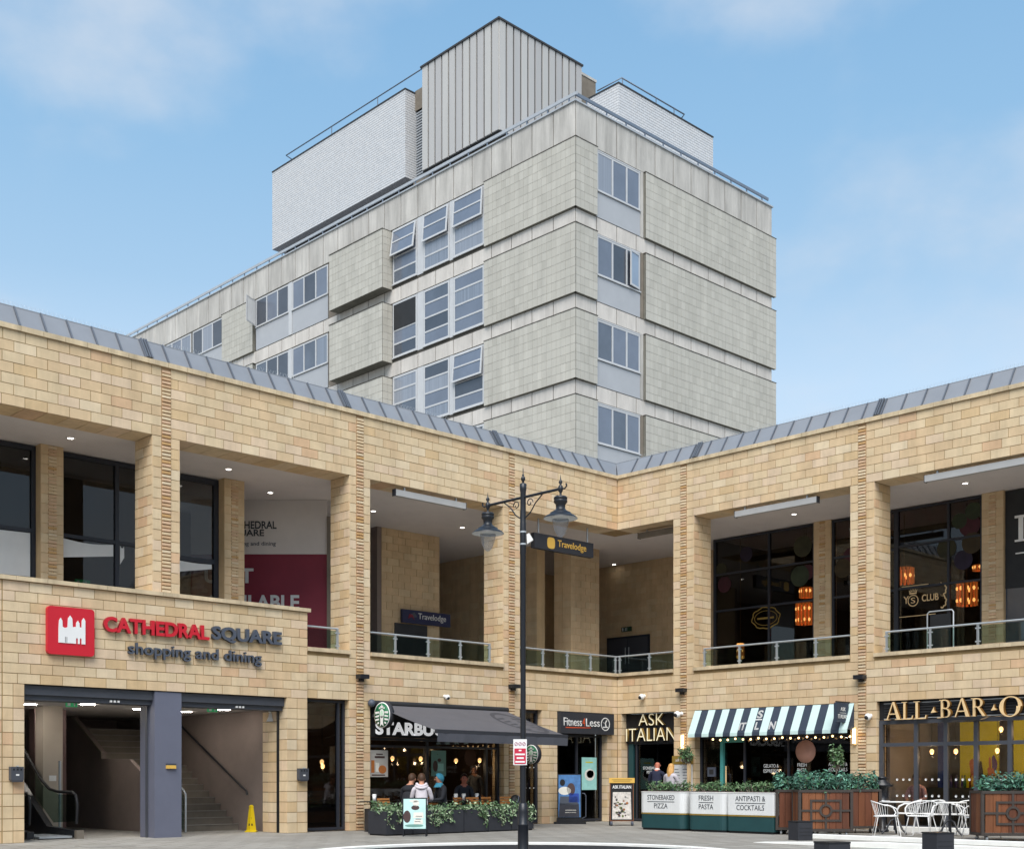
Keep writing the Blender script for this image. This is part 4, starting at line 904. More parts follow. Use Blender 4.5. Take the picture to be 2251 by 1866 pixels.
F8 = glaze(RW, WR, 'further shopfront of the bar beyond the picture edge', 'shopfront', 13.61, 18.39, .15, .03, 3.04, [15.2, 16.8], [2.02], fm=frame_b, fw=.095, kind='shopfront'); F9 = glaze(RW, WR, 'last shopfront of the right wing beyond the picture edge', 'shopfront', 19.06, 23.49, .15, .03, 3.04, [20.5, 22.0], [2.02], fm=frame_b, fw=.095, kind='shopfront')
b = MB().fb(RW, 8.22, 12.94, .12, .3, 2.61, 3.11); b.build('fascia_panel', black, F7)
q = MB()
for i in range(7): q.fb(RW, 8.36, 12.9, .085, .118, 2.63+i*.062, 2.66+i*.062)
q.build('fascia_slats', soot, F7); q = MB(); q.fb(RW, 8.36, 12.9, .07, .085, 2.985, 3.0); q.fb(RW, 8.36, 12.9, .07, .085, 2.625, 2.64); q.build('fascia_rail', steel, F7)
q = MB()
for a in (8.55, 9.28, 10.02, 10.75, 11.5):
    for i in range(3):
        for z in (.82, 1.2): q.lathe([(.001, 0), (.03, 0), (.03, .004)], RW(a+.12+i*.16, .138, z), 10, axis=NR)
q.build('glass_dots', pwhite, F7)
YP = ((9.10, 10.08), (10.32, 12.8))
for a, c in YP: MB().fb(RW, a, c, 2.4, 2.46, .75, 2.62).build('yellow_panel', limey, WR)
rb = random.Random(21); MUR = [mat('mural_%d' % i, c, .7, .2, 6) for i, c in enumerate(['#b0343a', '#c2703a', '#5c3a6e', '#2f2a2c', '#c9889a', '#4b6a30'])]
for k in range(20):                                             # bright figures painted on the lower half of the yellow panels
    u = rb.choice([rb.uniform(9.3, 10.0), rb.uniform(10.5, 12.6)]); h = rb.uniform(.18, .5); w_ = rb.uniform(.03, .09); q = MB()
    q.flat([(w_*math.cos(t)*(1+.3*math.sin(3*t+k)), h/2+h/2*math.sin(t)) for t in [i*math.pi/8 for i in range(16)]], RW(u, 2.398-.0006*k, rb.uniform(.95, 1.35)), XR, NR, .001); q.build('mural_print', MUR[k % 6], WR)
b = MB(); b.fb(RW, 8.62, 8.86, 2.2, 2.3, .8, 2.6); b.build('blue_panel', mat('blue_panel', '#2c3f8a', .7, .1, 2), WR)
b = MB(); b.fb(RW, 8.3, 12.8, 1.7, 2.1, 0, 1.0); b.build('bar_counter', mat('counter', '#2f3430', .6, .2, 3), WR)
BT = [mat('bottle_%d' % i, c, .3, .1, 3) for i, c in enumerate(['#7a1f1a', '#2d5a2c', '#a5561c', '#3a2a58', '#b8952a'])]
q = MB(); rb = random.Random(3)
for i in range(34): q.lathe([(.001, 0), (.04, 0), (.04, .16), (.015, .22), (.015, .30), (.001, .3)], RW(9.0+i*.1+rb.uniform(-.03, .03), 1.9+rb.uniform(-.1, .1), 1.0), 8, rb.randrange(5))
q.build('shelf_bottles', BT, WR); 
# printed words on the restaurant glass
for s_, u0, u1, z in (('GELATO &', 4.83, 5.29, 1.50), ('ESPRESSO', 4.83, 5.29, 1.37), ('FRESH', 5.85, 6.12, 1.52), ('PASTA', 5.85, 6.12, 1.39), ('ANTIPASTI &', 6.75, 7.28, 1.53), ('COCKTAILS', 6.75, 7.28, 1.40)):
    text(s_, RW(u0, .24, z), XR, NR, u1-u0, .09, pwhite, F6, thick=.003)
for s_, u0, u1, z in (('STONEBAKED', .72, 1.25, 1.47), ('PIZZA', .86, 1.12, 1.35)): text(s_, RW(u0, .29, z), XR, NR, u1-u0, .085, pwhite, F5, thick=.003)
q = MB(); q.lathe([(.001, .012), (.29, .012), (.29, 0), (.001, 0)], RW(6.1, .232, 1.90), 28, axis=NR); q.build('round_panel', mat('pink_disc', '#b98a78', .6, .1, 3), F6)
# hanging bulbs and strings of lamps
def pendant(O, label, r=.045, top=.9, grp='bulbs hanging inside the shops'):
    P = thing('pendant_lamp', label, 'lamp', O, grp); MB().ball(O, r, 7, 0, (1, 1, 1.25)).build('bulb', bulbh, P); gl = bpy.data.objects.new('bulb_light', glow); COL.objects.link(gl); gl.parent = P; gl.location = (0, 0, -.13); MB().tube([Vector(O)+UP*r, Vector((O[0], O[1], O[2]+top))], .006, 5).build('cord', black, P)
for x, z, k in ((-7.51, 1.72, 'leftmost hanging bulb in the coffee shop window, beside the pale poster'), (-6.6, 1.72, 'second hanging bulb in the coffee shop window'), (-5.41, 1.68, 'third hanging bulb in the coffee shop window, right of the green poster'), (-4.58, 1.70, 'rightmost hanging bulb in the coffee shop window')): pendant((x, .8, z), k, .05, 1.2)
pendant((-9.35, 1.2, 1.62), 'upper of two bulbs in the tall narrow shop window', .05, 1.3); pendant((-9.22, 1.35, 1.52), 'lower of two bulbs in the tall narrow shop window', .05, 1.4)
for u, d, z, k in ((9.2, .8, 1.86, 'hanging bulb in the first bar door'), (9.75, .9, 1.86, 'hanging bulb in the second bar door'), (10.75, .9, 1.86, 'hanging bulb in the third bar door'), (10.7, 1.2, 2.36, 'hanging bulb in the transom over the yellow wall'), (11.9, 1.2, 2.42, 'hanging bulb in the last transom at the right edge')): pendant(RW(u, d, z), k, .05, 3.0-z)
SL = thing('string_lights', 'string of warm bulbs hanging under the striped awning', 'string lights', RW(5.5, -.2, 2.3)); q = MB()
pts = []
for i in range(18):
    u = 3.55+i*.24; z = 2.25-.03*math.sin(i*math.pi/3)**2; pts.append(RW(u, -.22, z+.05)); MB().ball(RW(u, -.22, z), .026, 6).build('bulb', bulb, SL)
MB().tube(pts, .006, 4).build('cable', black, SL)
rb = random.Random(5); SP = thing('light_cluster', 'scattered warm lights deep inside the restaurant', 'lights', RW(6, 2, 1.6))
for i in range(10): MB().ball(RW(rb.uniform(5.6, 8.6), rb.uniform(1.0, 3.5), rb.uniform(1.35, 2.0)), .028, 5).build('bulb', bulb, SP)
# window posters
POST = [mat('poster_pale', '#b9b6b0', .6, .1, 4), mat('poster_green', '#6f9a90', .6, .12, 4), mat('poster_mint', '#9fd6cf', .6, .15, 5), mat('poster_blue', '#4a78ad', .6, .4, 6), mat('poster_photo', '#cfc8c0', .6, .35, 14)]
def poster(F, xd, nr, u0, u1, d, z0, z1, m, label, extra):
    P = thing('poster', label, 'poster', F((u0+u1)/2, d, (z0+z1)/2)); lo = min(u0, u1); hi = max(u0, u1); MB().fb(F, lo, hi, d-.008, d, z0, z1).build('sheet', m, P)
    O = F(hi if F is LW else lo, d-.0085, z0)
    for (x, y, wd, h, mm, kind) in extra:
        q = MB()
        if kind == 'disc': q.flat([(x+wd/2*math.cos(i*math.pi/10), y+h/2*math.sin(i*math.pi/10)) for i in range(20)], O, xd, nr, .003)
        else: q.flat([(x, y), (x+wd, y), (x+wd, y+h), (x, y+h)], O, xd, nr, .0025)
        q.build('print', mm, P)
    return P
orng = mat('print_orange', '#b9713a', .6, .2, 8); brn = mat('print_brown', '#4c3a38', .6, .15, 8); cream = mat('print_cream', '#e2e0d6', .6, .1, 8)
poster(LW, XL, NL, 8.13, 8.67, .2, 1.26, 1.90, POST[0], 'pale poster with orange drinks in the coffee shop window', [(.03, .1, .1, .3, orng, ''), (.37, .18, .24, .2, orng, 'disc'), (.17, .12, .1, .22, cream, ''), (.14, .45, .3, .05, brn, ''), (.18, .53, .2, .03, brn, ''), (.05, .03, .4, .03, brn, '')])
poster(LW, XL, NL, 6.28, 6.76, .2, 1.28, 1.92, POST[1], 'green poster with a dark coffee cup in the coffee shop window', [(.13, .25, .16, .28, brn, 'disc'), (.2, .12, .2, .2, POST[2], ''), (.26, .4, .12, .09, brn, 'disc'), (.2, .55, .02, .02, brn, 'disc')])
poster(LW, XL, NL, .66, 1.27, .2, .9, 1.81, POST[2], 'mint poster with a salad bowl on the gym door', [(.32, .42, .42, .34, cream, 'disc'), (.34, .44, .30, .22, mat('print_salad', '#6a7a2e', .6, .4, 14), 'disc'), (.30, .38, .12, .10, orng, 'disc'), (.42, .50, .1, .08, brn, 'disc'), (.15, .76, .3, .03, limey, '')])
PC = poster(LW, XL, NL, 6.0, 8.2, 3.9, .55, .9, slate, 'grey bench back inside the coffee shop', [])
# signs over the shops
def disc_sign(O, r, label):
    D = thing('round_sign', label, 'sign', O); O = Vector(O); nr = Vector((-1, 0, 0)); xd = Vector((0, -1, 0))
    MB().lathe([(.001, 0), (r, 0), (r, .12), (.001, .12)], O-Vector((-.0, 0, 0)), 28, axis=(1, 0, 0)).build('case', charcoal, D)
    MB().lathe([(.001, 0), (r*.97, 0), (r*.97, .006), (.001, .006)], O+nr*.002, 28, axis=nr).build('ring', white, D)
    MB().lathe([(.001, 0), (r*.90, 0), (r*.90, .004), (.001, .004)], O+nr*.0085, 28, axis=nr).build('field', green, D)
    q = MB(); P = O+nr*.013
    def fl(p, m=0): q.flat([(x*r, y*r) for x, y in p], P, xd, nr, .004, m)
    ell = lambda cx, cy, a, c, n=16: [(cx+a*math.cos(2*math.pi*i/n), cy+c*math.sin(2*math.pi*i/n)) for i in range(n)]
    fl(ell(0, .12, .27, .34)); fl([(-.2, -.1), (.2, -.1), (.15, -.55), (.22, -.86), (0, -.7), (-.22, -.86), (-.15, -.55)])
    for s_ in (-1, 1):
        for k in range(4): y = .18-.26*k; fl([(s_*.34, y+.10), (s_*.80+(k == 3)*-s_*.25, y+.02+.06*(k == 0)), (s_*.76-(k == 3)*s_*.25, y-.09), (s_*.34, y-.04)])
        fl([(s_*.14, .50), (s_*.36, .46), (s_*.30, .62)])
    fl([(-.13, .52), (-.2, .7), (-.07, .66), (0, .84), (.07, .66), (.2, .7), (.13, .52)])
    q.build('emblem', white, D); q = MB(); q.flat([(x*r, y*r) for x, y in ell(0, .14, .16, .22)], O+nr*.018, xd, nr, .003); q.build('emblem', mat('pale_green', '#bfe0c8', .5, .03), D) if 'pale_green' not in MATS else q.build('emblem', MATS['pale_green'], D)
    MB().box((O.x+.02, O.y+r-.02, O.z-.03), (O.x+.10, -.02, O.z+.03)).build('bracket', charcoal, D); return D
disc_sign((-8.78, -.42, 2.71), .31, 'round green and white logo sign at the left end of the grey awning'); disc_sign((-3.86, -.42, 1.85), .26, 'round green and white logo sign half hidden behind the lamp post')
LS = thing('sign_lettering', 'bold white coffee shop letters on black under the grey awning', 'sign', (-7.3, .04, 2.4)); text('STARBUCKS', (-8.66, .045, 2.265), XL, NL, 2.74, .315, litw, LS, thick=.05, bold=.045, mside=soot)
# grey folding awning
AW = thing('awning', 'dark grey folding awning pulled out over the coffee shop tables', 'awning', (-6.6, -1.1, 2.7))
A0, A1 = Vector((-8.74, -.06, 2.98)), Vector((-4.45, -.06, 2.98)); B0, B1 = Vector((-8.74, -2.29, 2.31)), Vector((-4.45, -2.23, 2.29))
b = MB(); n = 12
for i in range(n):
    t0, t1 = i/n, (i+1)/n; sg = lambda t: -.03*math.sin(math.pi*t)
    for j in range(6):
        s0, s1 = j/6, (j+1)/6; p = lambda t, s_: A0.lerp(A1, t).lerp(B0.lerp(B1, t), s_)+UP*sg(s_)
        b.add([p(t0, s0), p(t1, s0), p(t1, s1), p(t0, s1)], [(0, 1, 2, 3)])
b.build('canvas', awn_g, AW)
q = MB(); q.obox((B0+B1)/2+Vector((0, -.03, -.03)), (B1-B0)/2, (0, .05, 0), (0, 0, .045)); q.build('front_bar', charcoal, AW)
n = 16; b = MB()
for i in range(n):
    p, r_ = B0.lerp(B1, i/n), B0.lerp(B1, (i+1)/n); e = Vector((0, -.09+.015*math.sin(i*1.7), -.07)); e2 = Vector((0, -.09+.015*math.sin((i+1)*1.7), -.07)); b.add([p+e, r_+e2, r_+e2+Vector((0, .02, -.19)), p+e+Vector((0, .02, -.19))], [(0, 1, 2, 3)])
b.build('valance', awn_v, AW)
MB().tube([A0+Vector((-.08, 0, .02)), A1+Vector((.06, 0, .02))], .075, 10).build('roller_case', soot, AW)
MB().ball(A0+Vector((-.10, -.03, .02)), .095, 8).build('roller_end', slate, AW)
q = MB()
for f in (.12, .88): a = A0.lerp(A1, f)+UP*-.1; c = B0.lerp(B1, f)+UP*-.06; m = (a+c)/2+Vector((.35 if f < .5 else -.35, 0, -.02)); q.tube([a, m, c], .022, 6)
q.build('folding_arm', steel, AW)
q = MB(); pl = lambda t, s_: A0.lerp(A1, t).lerp(B0.lerp(B1, t), s_)+UP*(-.03*math.sin(math.pi*s_)+.004)
ringp = [(.86+.13*math.cos(a), .52+.42*math.sin(a)) for a in [i*math.pi/14 for i in range(29)]]
for (t0, s0), (t1, s1) in zip(ringp, ringp[1:]): q.add([pl(t0, s0), pl(t1, s1), pl(.86+(t1-.86)*.84, .52+(s1-.52)*.84), pl(.86+(t0-.86)*.84, .52+(s0-.52)*.84)], [(0, 1, 2, 3)])
for k in range(5):
    for s_ in (-1, 1): y = .3+.11*k; q.add([pl(.86+s_*.03, y), pl(.86+s_*.095, y+.04), pl(.86+s_*.095, y+.075), pl(.86+s_*.03, y+.05)], [(0, 1, 2, 3)])
q.build('canvas_print', awn_d, AW)
# gym sign
GS = thing('fascia_sign', 'grey gym sign with white words, an orange figure and a round emblem', 'sign', (-1.35, -.04, 2.74)); MB().box((-2.44, -.12, 2.45), (-.27, .2, 3.035)).build('sign_box', charcoal, GS)
orangel = mat('sign_orange', '#c8502c', .5, .05)
text('Fitness', (-2.33, -.121, 2.66), XL, NL, .72, .22, whitep, GS); text('4', (-1.58, -.121, 2.66), XL, NL, .10, .22, orangel, GS); text('Less', (-1.44, -.121, 2.66), XL, NL, .56, .22, whitep, GS)
q = MB(); q.flat([(0, 0), (1.0, .02), (1.0, .04), (0, .03)], (-2.25, -.122, 2.595), XL, NL, .003); q.build('underline', orangel, GS)
ringpts(GS, .64, -.122, 2.74, .16, .16, .025, whitep, 'emblem_ring', LW, XL, NL); q = MB()
for i in range(3): a = R(50+i*120); q.flat([(-.02, 0), (.02, 0), (.02+.10*math.cos(a), .11*math.sin(a)), (-.03+.10*math.cos(a), .11*math.sin(a))], (-.64, -.123, 2.77), XL, NL, .003)
q.flat([(-.1, -.06), (.1, -.06), (.1, -.09), (-.1, -.09)], (-.64, -.123, 2.73), XL, NL, .003); q.build('emblem', whitep, GS)
# restaurant letters, striped awning, blade sign
RS = thing('sign_lettering', 'tall cream letters of the Italian restaurant on black by the inner corner', 'sign', RW(1.1, .2, 2.6)); crm = mat('letter_cream', '#eadfbc', .4, .05, emit=.16); crs = mat('letter_gold_side', '#93753a', .5, .08)
text('ASK', RW(.70, .20, 2.70), XR, NR, .92, .33, crm, RS, thick=.09, bold=-.012, mside=crs); text('ITALIAN', RW(.24, .20, 2.27), XR, NR, 1.78, .36, crm, RS, thick=.09, bold=-.012, mside=crs)
SA = thing('awning', 'striped navy and mint awning with white letters over the restaurant window', 'awning', RW(5.2, -.15, 2.7)); n = 21; U0, U1 = 2.80, 7.62
for i in range(n):
    a = U0+(U1-U0)*i/n; c = U0+(U1-U0)*(i+1)/n; lite = i % 2 == 0
    q = MB(); P = [RW(a, -.02, 3.04), RW(c, -.02, 3.04), RW(c, -.33, 2.40), RW(a, -.33, 2.40), RW(c, -.335, 2.315+.0), RW(a, -.335, 2.315)]
    q.add(P, [(0, 1, 2, 3), (3, 2, 4, 5)]); q.build('stripe', mint if lite else navy, SA)
q = MB(); q.add([RW(U0, -.02, 3.04), RW(U0, -.33, 2.40), RW(U0, -.02, 2.40)], [(0, 1, 2)]); q.add([RW(U1, -.02, 3.04), RW(U1, -.33, 2.40), RW(U1, -.02, 2.40)], [(0, 1, 2)]); q.build('end_cheek', navy, SA)
tn = (RW(0, -.33, 2.40)-RW(0, -.02, 3.04)).normalized()
def awn_text(s_, u, wd, s0, h):
    o = text(s_, RW(u, -.03-(1-s0)*0, 3.04), XR, NR, wd, h, white, SA, thick=.002, bold=.035)
    off = base_of(SA); slope = .31/.64; z0 = 3.04-.64*s0
    for v in o.data.vertices: p = v.co+off; zz = z0+(p.z-3.04); v.co = Vector((-.02-(3.04-zz)*slope-.010-(p.x+.03)*-0.0, p.y, zz))-off
awn_text('S', 4.895, .165, .44, .21); awn_text('IT', 4.42, .205, .90, .20); awn_text('L', 4.915, .13, .90, .20); awn_text('N', 5.345, .19, .90, .20)
q = MB(); z_ = 2.725; q.obox((-.02-(3.04-z_)*.31/.64-.012, -4.98, z_), (0, .10, 0), (.003, 0, 0), (.006, 0, .012)); q.build('underline', white, SA)
BS = thing('blade_sign', 'small dark square restaurant sign at the right end of the striped awning', 'sign', RW(7.42, -.45, 2.78)); MB().box((-.62, -7.52, 2.57), (-.10, -7.44, 3.04)).build('panel', navy, BS)
text('ASK', (-.46, -7.521, 2.84), XL, NL, .22, .09, whitep, BS, thick=.004); text('ITALIAN', (-.57, -7.521, 2.66), XL, NL, .42, .10, whitep, BS, thick=.004); MB().box((-.50, -7.524, 2.79), (-.22, -7.521, 2.80)).build('line', whitep, BS)
MB().box((-.6, -7.5, 3.045), (0, -7.46, 3.075)).build('bracket', blackm, BS)
q = MB(); q.obox((-.36, -7.43, 2.80), (.25, 0, 0), (0, .006, 0), (0, 0, .2)); q.build('panel_back', navy, BS)
# serif letters of the bar
BL = thing('sign_lettering', 'gold serif letters of the bar on black slats', 'sign', RW(10.2, -.05, 2.8))
def serif(ch, u, wd, z, h):
    q = MB(); k = [0]
    def pc(pts): k[0] += 1; q.flat([(x*wd, y*h) for x, y in pts], RW(u, .06-.0016*k[0], z), XR, NR, .075+.0016*k[0])
    def srf(x0, x1, y): pc([(x0, y), (x1, y), (x1-.04, y+.035 if y < .5 else y-.035), (x0+.04, y+.035 if y < .5 else y-.035)] if y < .5 else [(x0, y), (x1, y), (x1-.04, y-.035), (x0+.04, y-.035)])
    def arc(cx, cy, rx, ry, a0, a1, tk, tn_, n=12):
        for i in range(n):
            p, s_ = R(a0+(a1-a0)*i/n), R(a0+(a1-a0)*(i+1)/n+.6); tp = tn_+(tk-tn_)*abs(math.cos(p)); t2 = tn_+(tk-tn_)*abs(math.cos(s_))
            pc([(cx+rx*math.cos(p), cy+ry*math.sin(p)), (cx+rx*math.cos(s_), cy+ry*math.sin(s_)), (cx+(rx-t2)*math.cos(s_), cy+(ry-tn_*1.0)*math.sin(s_)), (cx+(rx-tp)*math.cos(p), cy+(ry-tn_)*math.sin(p))])
    if ch == 'A': pc([(.12, 0), (.19, 0), (.52, 1), (.46, 1)]); pc([(.72, 0), (.92, 0), (.56, 1.02), (.46, 1)]); pc([(.27, .30), (.75, .30), (.73, .36), (.29, .36)]); srf(0, .32, 0); srf(.60, 1.04, 0)
    if ch == 'L': pc([(.18, 0), (.36, 0), (.36, 1), (.18, 1)]); pc([(.18, 0), (.95, 0), (1.0, .22), (.93, .22), (.86, .06), (.18, .06)]); srf(.02, .52, 1); srf(.02, .4, 0)
    if ch in 'BR':
        pc([(.14, 0), (.32, 0), (.32, 1), (.14, 1)]); srf(.0, .45, 1)
        arc(.48, .75, .34, .25, -90, 90, .17, .06); pc([(.3, .94), (.5, .94), (.5, 1), (.3, 1)]); pc([(.3, .50), (.5, .50), (.5, .56), (.3, .56)])
        if ch == 'B': arc(.52, .27, .42, .27, -90, 90, .18, .06); pc([(.3, 0), (.54, 0), (.54, .06), (.3, .06)]); srf(0, .4, 0)
        else: pc([(.46, .52), (.62, .52), (1.06, .0), (.86, 0)]); srf(0, .46, 0); srf(.84, 1.16, 0)
    if ch == 'O': arc(.5, .5, .5, .52, 0, 360, .19, .055, 28)
    if ch == 'N': pc([(.1, 0), (.18, 0), (.18, 1), (.1, 1)]); pc([(.1, 1), (.28, 1), (.92, 0), (.8, 0)]); pc([(.84, 0), (.92, 0), (.92, 1), (.84, 1)]); srf(0, .3, 1); srf(0, .3, 0); srf(.72, 1.04, 1)
    if ch == 'E': pc([(.14, 0), (.32, 0), (.32, 1), (.14, 1)]); pc([(.3, .94), (.9, .94), (.92, .8), (.98, .8), (.98, 1), (.3, 1)]); pc([(.3, .48), (.75, .48), (.75, .54), (.3, .54)]); pc([(.3, 0), (1.0, 0), (1.0, .2), (.94, .2), (.9, .06), (.3, .06)]); srf(0, .4, 0); srf(0, .4, 1)
    if ch == '.': pc([(0, 0), (1, .1), (.6, .45), (.55, 1), (.3, .5)])
    o = q.build('letter', [gold, golde], BL)
    for p in o.data.polygons:
        if abs(p.normal.x) < .7: p.material_index = 1
for ch, u, wd, z, h in (('A', 8.42, .46, 2.60, .42), ('L', 8.86, .30, 2.60, .41), ('L', 9.16, .34, 2.60, .41), ('.', 9.60, .14, 2.73, .14), ('B', 9.80, .34, 2.60, .42), ('A', 10.12, .46, 2.60, .43), ('R', 10.56, .36, 2.60, .42), ('.', 11.03, .14, 2.73, .14), ('O', 11.24, .50, 2.58, .44), ('N', 11.80, .42, 2.60, .42), ('E', 12.28, .34, 2.60, .42)): serif(ch, u, wd, z, h)
q = MB(); q.prism([RW(10.0, -.3, 2.60), RW(11.1, -.3, 2.60), RW(10.9, -.3, 2.52), RW(10.2, -.3, 2.52)], (.16, 0, 0)); hl = q.build('patio_heater', blackm); hl['label'] = 'black heater bar fixed below the gold letters'; hl['category'] = 'heater'
def tube_lamp(u, z, label):
    t = thing('tube_lamp', label, 'wall light', RW(u, 0, z), 'upright glowing tube lamps'); MB().tube([RW(u, -.09, z), RW(u, -.09, z+.36)], .04, 8).build('tube', sconl, t); MB().fb(RW, u-.03, u+.03, -.05, -.016, z-.03, z+.40).build('back_plate', gold, t)
tube_lamp(2.42, 2.03, 'glowing tube lamp on the pier left of the striped awning'); tube_lamp(7.66, 2.06, 'glowing tube lamp right of the striped awning')
MC = thing('menu_case', 'tall menu panel with an ochre top on the stone pier, beside the blonde woman', 'menu board', RW(2.4, -.05, 0)); MB().fb(RW, 2.10, 2.72, -.09, -.016, .4, 1.60).build('sheet', pwhite, MC); MB().fb(RW, 2.08, 2.74, -.10, -.016, 1.602, 1.83).build('header', dgold, MC)
q = MB(); rb = random.Random(9)
for i in range(13):
    for c in range(2): q.fb(RW, 2.16+c*.28, 2.16+c*.28+rb.uniform(.12, .22), -.094, -.0905, .5+i*.08, .515+i*.08)
q.build('printed_lines', slate, MC); text('ask italian', RW(2.2, -.101, 1.68), XR, NR, .42, .08, pwhite, MC, thick=.003)
KP = thing('entry_panel', 'small grey notice box in the dark restaurant doorway', 'notice', RW(3.2, .2, 1.4)); MB().fb(RW, 3.08, 3.34, .16, .2, 1.27, 1.52).build('box', slate, KP); MB().fb(RW, 3.14, 3.28, .155, .16, 1.33, 1.46).build('window', soot, KP)

# ------------------------------------------------------------------ street things
# lamp post
LX, LY = -13.98, -10.48
LP = thing('lamp_post', 'tall black twin lamp post in front of the stone wing', 'lamp post', (LX, LY, 0)); C0 = Vector((LX, LY, 0))
MB().lathe([(.10, 0), (.10, .03), (.082, .05), (.078, .53), (.084, .54), (.084, .56), (.076, .57), (.076, .74), (.062, .86), (.045, .87)], C0, 20).build('base', blackm, LP)
MB().lathe([(.045, .87), (.040, 2.5), (.040, 4.55), (.046, 4.57), (.046, 5.0), (.042, 5.02), (.042, 5.46), (.050, 5.50), (.052, 5.58), (.02, 5.60), (.0, 5.60)], C0, 18).build('pole', blackm, LP)
MB().lathe([(.012, 5.60), (.018, 5.62), (.032, 5.65), (.030, 5.68), (.014, 5.70), (.018, 5.715), (.008, 5.73), (.006, 5.80), (.0, 5.83)], C0, 12).build('finial', blackm, LP)
q = MB()
for z in (4.68, 4.86): q.lathe([(.050, z), (.050, z+.025)], C0, 16)
q.build('steel_band', steel, LP)
q = MB(); AH = .77; ZA = 5.385
q.tube([C0+Vector((0, AH, ZA)), C0+Vector((0, -AH, ZA))], .021, 8)
for s_ in (-1, 1):
    q.tube([C0+Vector((0, s_*.03, ZA-.32)), C0+Vector((0, s_*.16, ZA-.24)), C0+Vector((0, s_*.26, ZA-.12)), C0+Vector((0, s_*.40, ZA-.02))], .010, 6)
    cx = .24; q.tube([C0+Vector((0, s_*(.14+.07*math.cos(a)*(1-a/9)), ZA-.10+.07*math.sin(a)*(1-a/9))) for a in [i*.5 for i in range(14)]], .008, 5)
    q.tube([C0+Vector((0, s_*AH, ZA)), C0+Vector((0, s_*(AH+.08), ZA-.01)), C0+Vector((0, s_*(AH+.12), ZA+.02)), C0+Vector((0, s_*(AH+.11), ZA+.06))], .012, 6)
q.build('bracket_arm', blackm, LP)
for s_ in (1, -1):
    c = C0+Vector((0, s_*AH, 0)); z = ZA
    ln = MB().lathe([(.0, z+.21), (.006, z+.16), (.010, z+.13), (.018, z+.12), (.030, z+.09), (.012, z+.06), (.034, z+.03), (.034, z-.03), (.016, z-.06), (.016, z-.105), (.08, z-.11), (.098, z-.125), (.098, z-.15), (.09, z-.155), (.098, z-.17), (.098, z-.195), (.07, z-.225), (.066, z-.28), (.075, z-.30), (.11, z-.325), (.15, z-.345), (.155, z-.365), (.20, z-.385), (.245, z-.42), (.247, z-.428)], c, 28).build('lantern', blackm, LP)
    MB().lathe([(.245, z-.428), (.20, z-.405), (.125, z-.39), (.001, z-.385)], c, 28).build('reflector', whitep, ln)
    MB().lathe([(.122, z-.41), (.120, z-.47), (.10, z-.56), (.07, z-.64), (.03, z-.69), (.001, z-.70)], c, 20).build('bowl', lampglass, ln)
    MB().lathe([(.125, z-.405), (.127, z-.44), (.122, z-.44)], c, 24).build('rim', whitep, ln)
WX = thing('aerial_box', 'small white box strapped to the lamp post', 'box', C0+RIGHT*.09+UP*4.75); q = MB(); q.prism([C0+RIGHT*.05+UP*4.84, C0+RIGHT*.09+UP*4.86, C0+RIGHT*.15+UP*4.76, C0+RIGHT*.06+UP*4.70], VIEW*.08); q.build('case', white, WX)
NS = thing('prohibition_sign', 'white and red notice strapped to the lamp post, three round symbols on top', 'sign', C0-VIEW*.06+UP*1.6)
O = C0-VIEW*.05-RIGHT*.145+UP*1.43
MB().obox(O+RIGHT*.10+UP*.19-VIEW*.006, RIGHT*.10, VIEW*.005, UP*.19).build('plate', white, NS)
q = MB(); f = O-VIEW*.0115; q.flat([(.015, .015), (.185, .015), (.185, .245), (.015, .245)], f, RIGHT, NV, .002); q.build('red_panel', mat('notice_red', '#c22a45', .5, .05), NS)
q = MB(); [q.flat([(.03+.02*(k % 2), .035+.055*k), (.17-.015*(k % 2), .035+.055*k), (.17-.015*(k % 2), .06+.055*k), (.03+.02*(k % 2), .06+.055*k)], f-VIEW*.002, RIGHT, NV, .002) for k in range(3)]; q.flat([(.08, .205), (.12, .205), (.12, .225), (.08, .225)], f-VIEW*.002, RIGHT, NV, .002); q.build('printed_lines', white, NS)
q = MB()
for k in range(3):
    for i in range(14):
        a, c = i*2*math.pi/14, (i+1)*2*math.pi/14; q.flat([(.042+.058*k+r_*math.cos(t), .31+r_*math.sin(t)*1.1) for r_, t in ((.018, a), (.026, a), (.026, c), (.018, c))], f, RIGHT, NV, .002)
    q.flat([(.024+.058*k, .292), (.030+.058*k, .288), (.060+.058*k, .328), (.054+.058*k, .332)], f, RIGHT, NV, .0022)
q.build('symbols', mat('notice_grey', '#a5687a', .5, .05), NS)
# cube bollards
def cube_bollard(loc, rz, label):
    B = thing('cube_bollard', label, 'bollard', loc, 'black cube bollards by the white kerb', rz); q = MB(); q.box((-.17, -.17, .0), (.17, .17, .36)); q.build('body', charcoal, B, world=False)
    MB().box((-.175, -.175, .362), (.175, .175, .385)).build('lid', blackm, B, world=False); q = MB()
    for k in range(3): q.box((.171, -.14, .10+.07*k), (.174, .14, .105+.07*k)); q.box((-.14, -.174, .10+.07*k), (.14, -.171, .105+.07*k))
    q.build('groove', soot, B, world=False)
def gp(s_, pxx): return CAM.xy+VIEW.xy*(2755/s_)+RIGHT.xy*((pxx-1125.5)/s_)
for (s_, p, l) in ((110.5, 1759.5, 'black cube bollard in front of the wooden planter, beside the teal and white planters'), (163, 1829, 'black cube bollard nearest the camera, cut by the lower picture edge'), (139, 2062, 'black cube bollard in front of the white chairs')):
    v = gp(s_, p); cube_bollard((v.x, v.y, 0), R(-22), l)
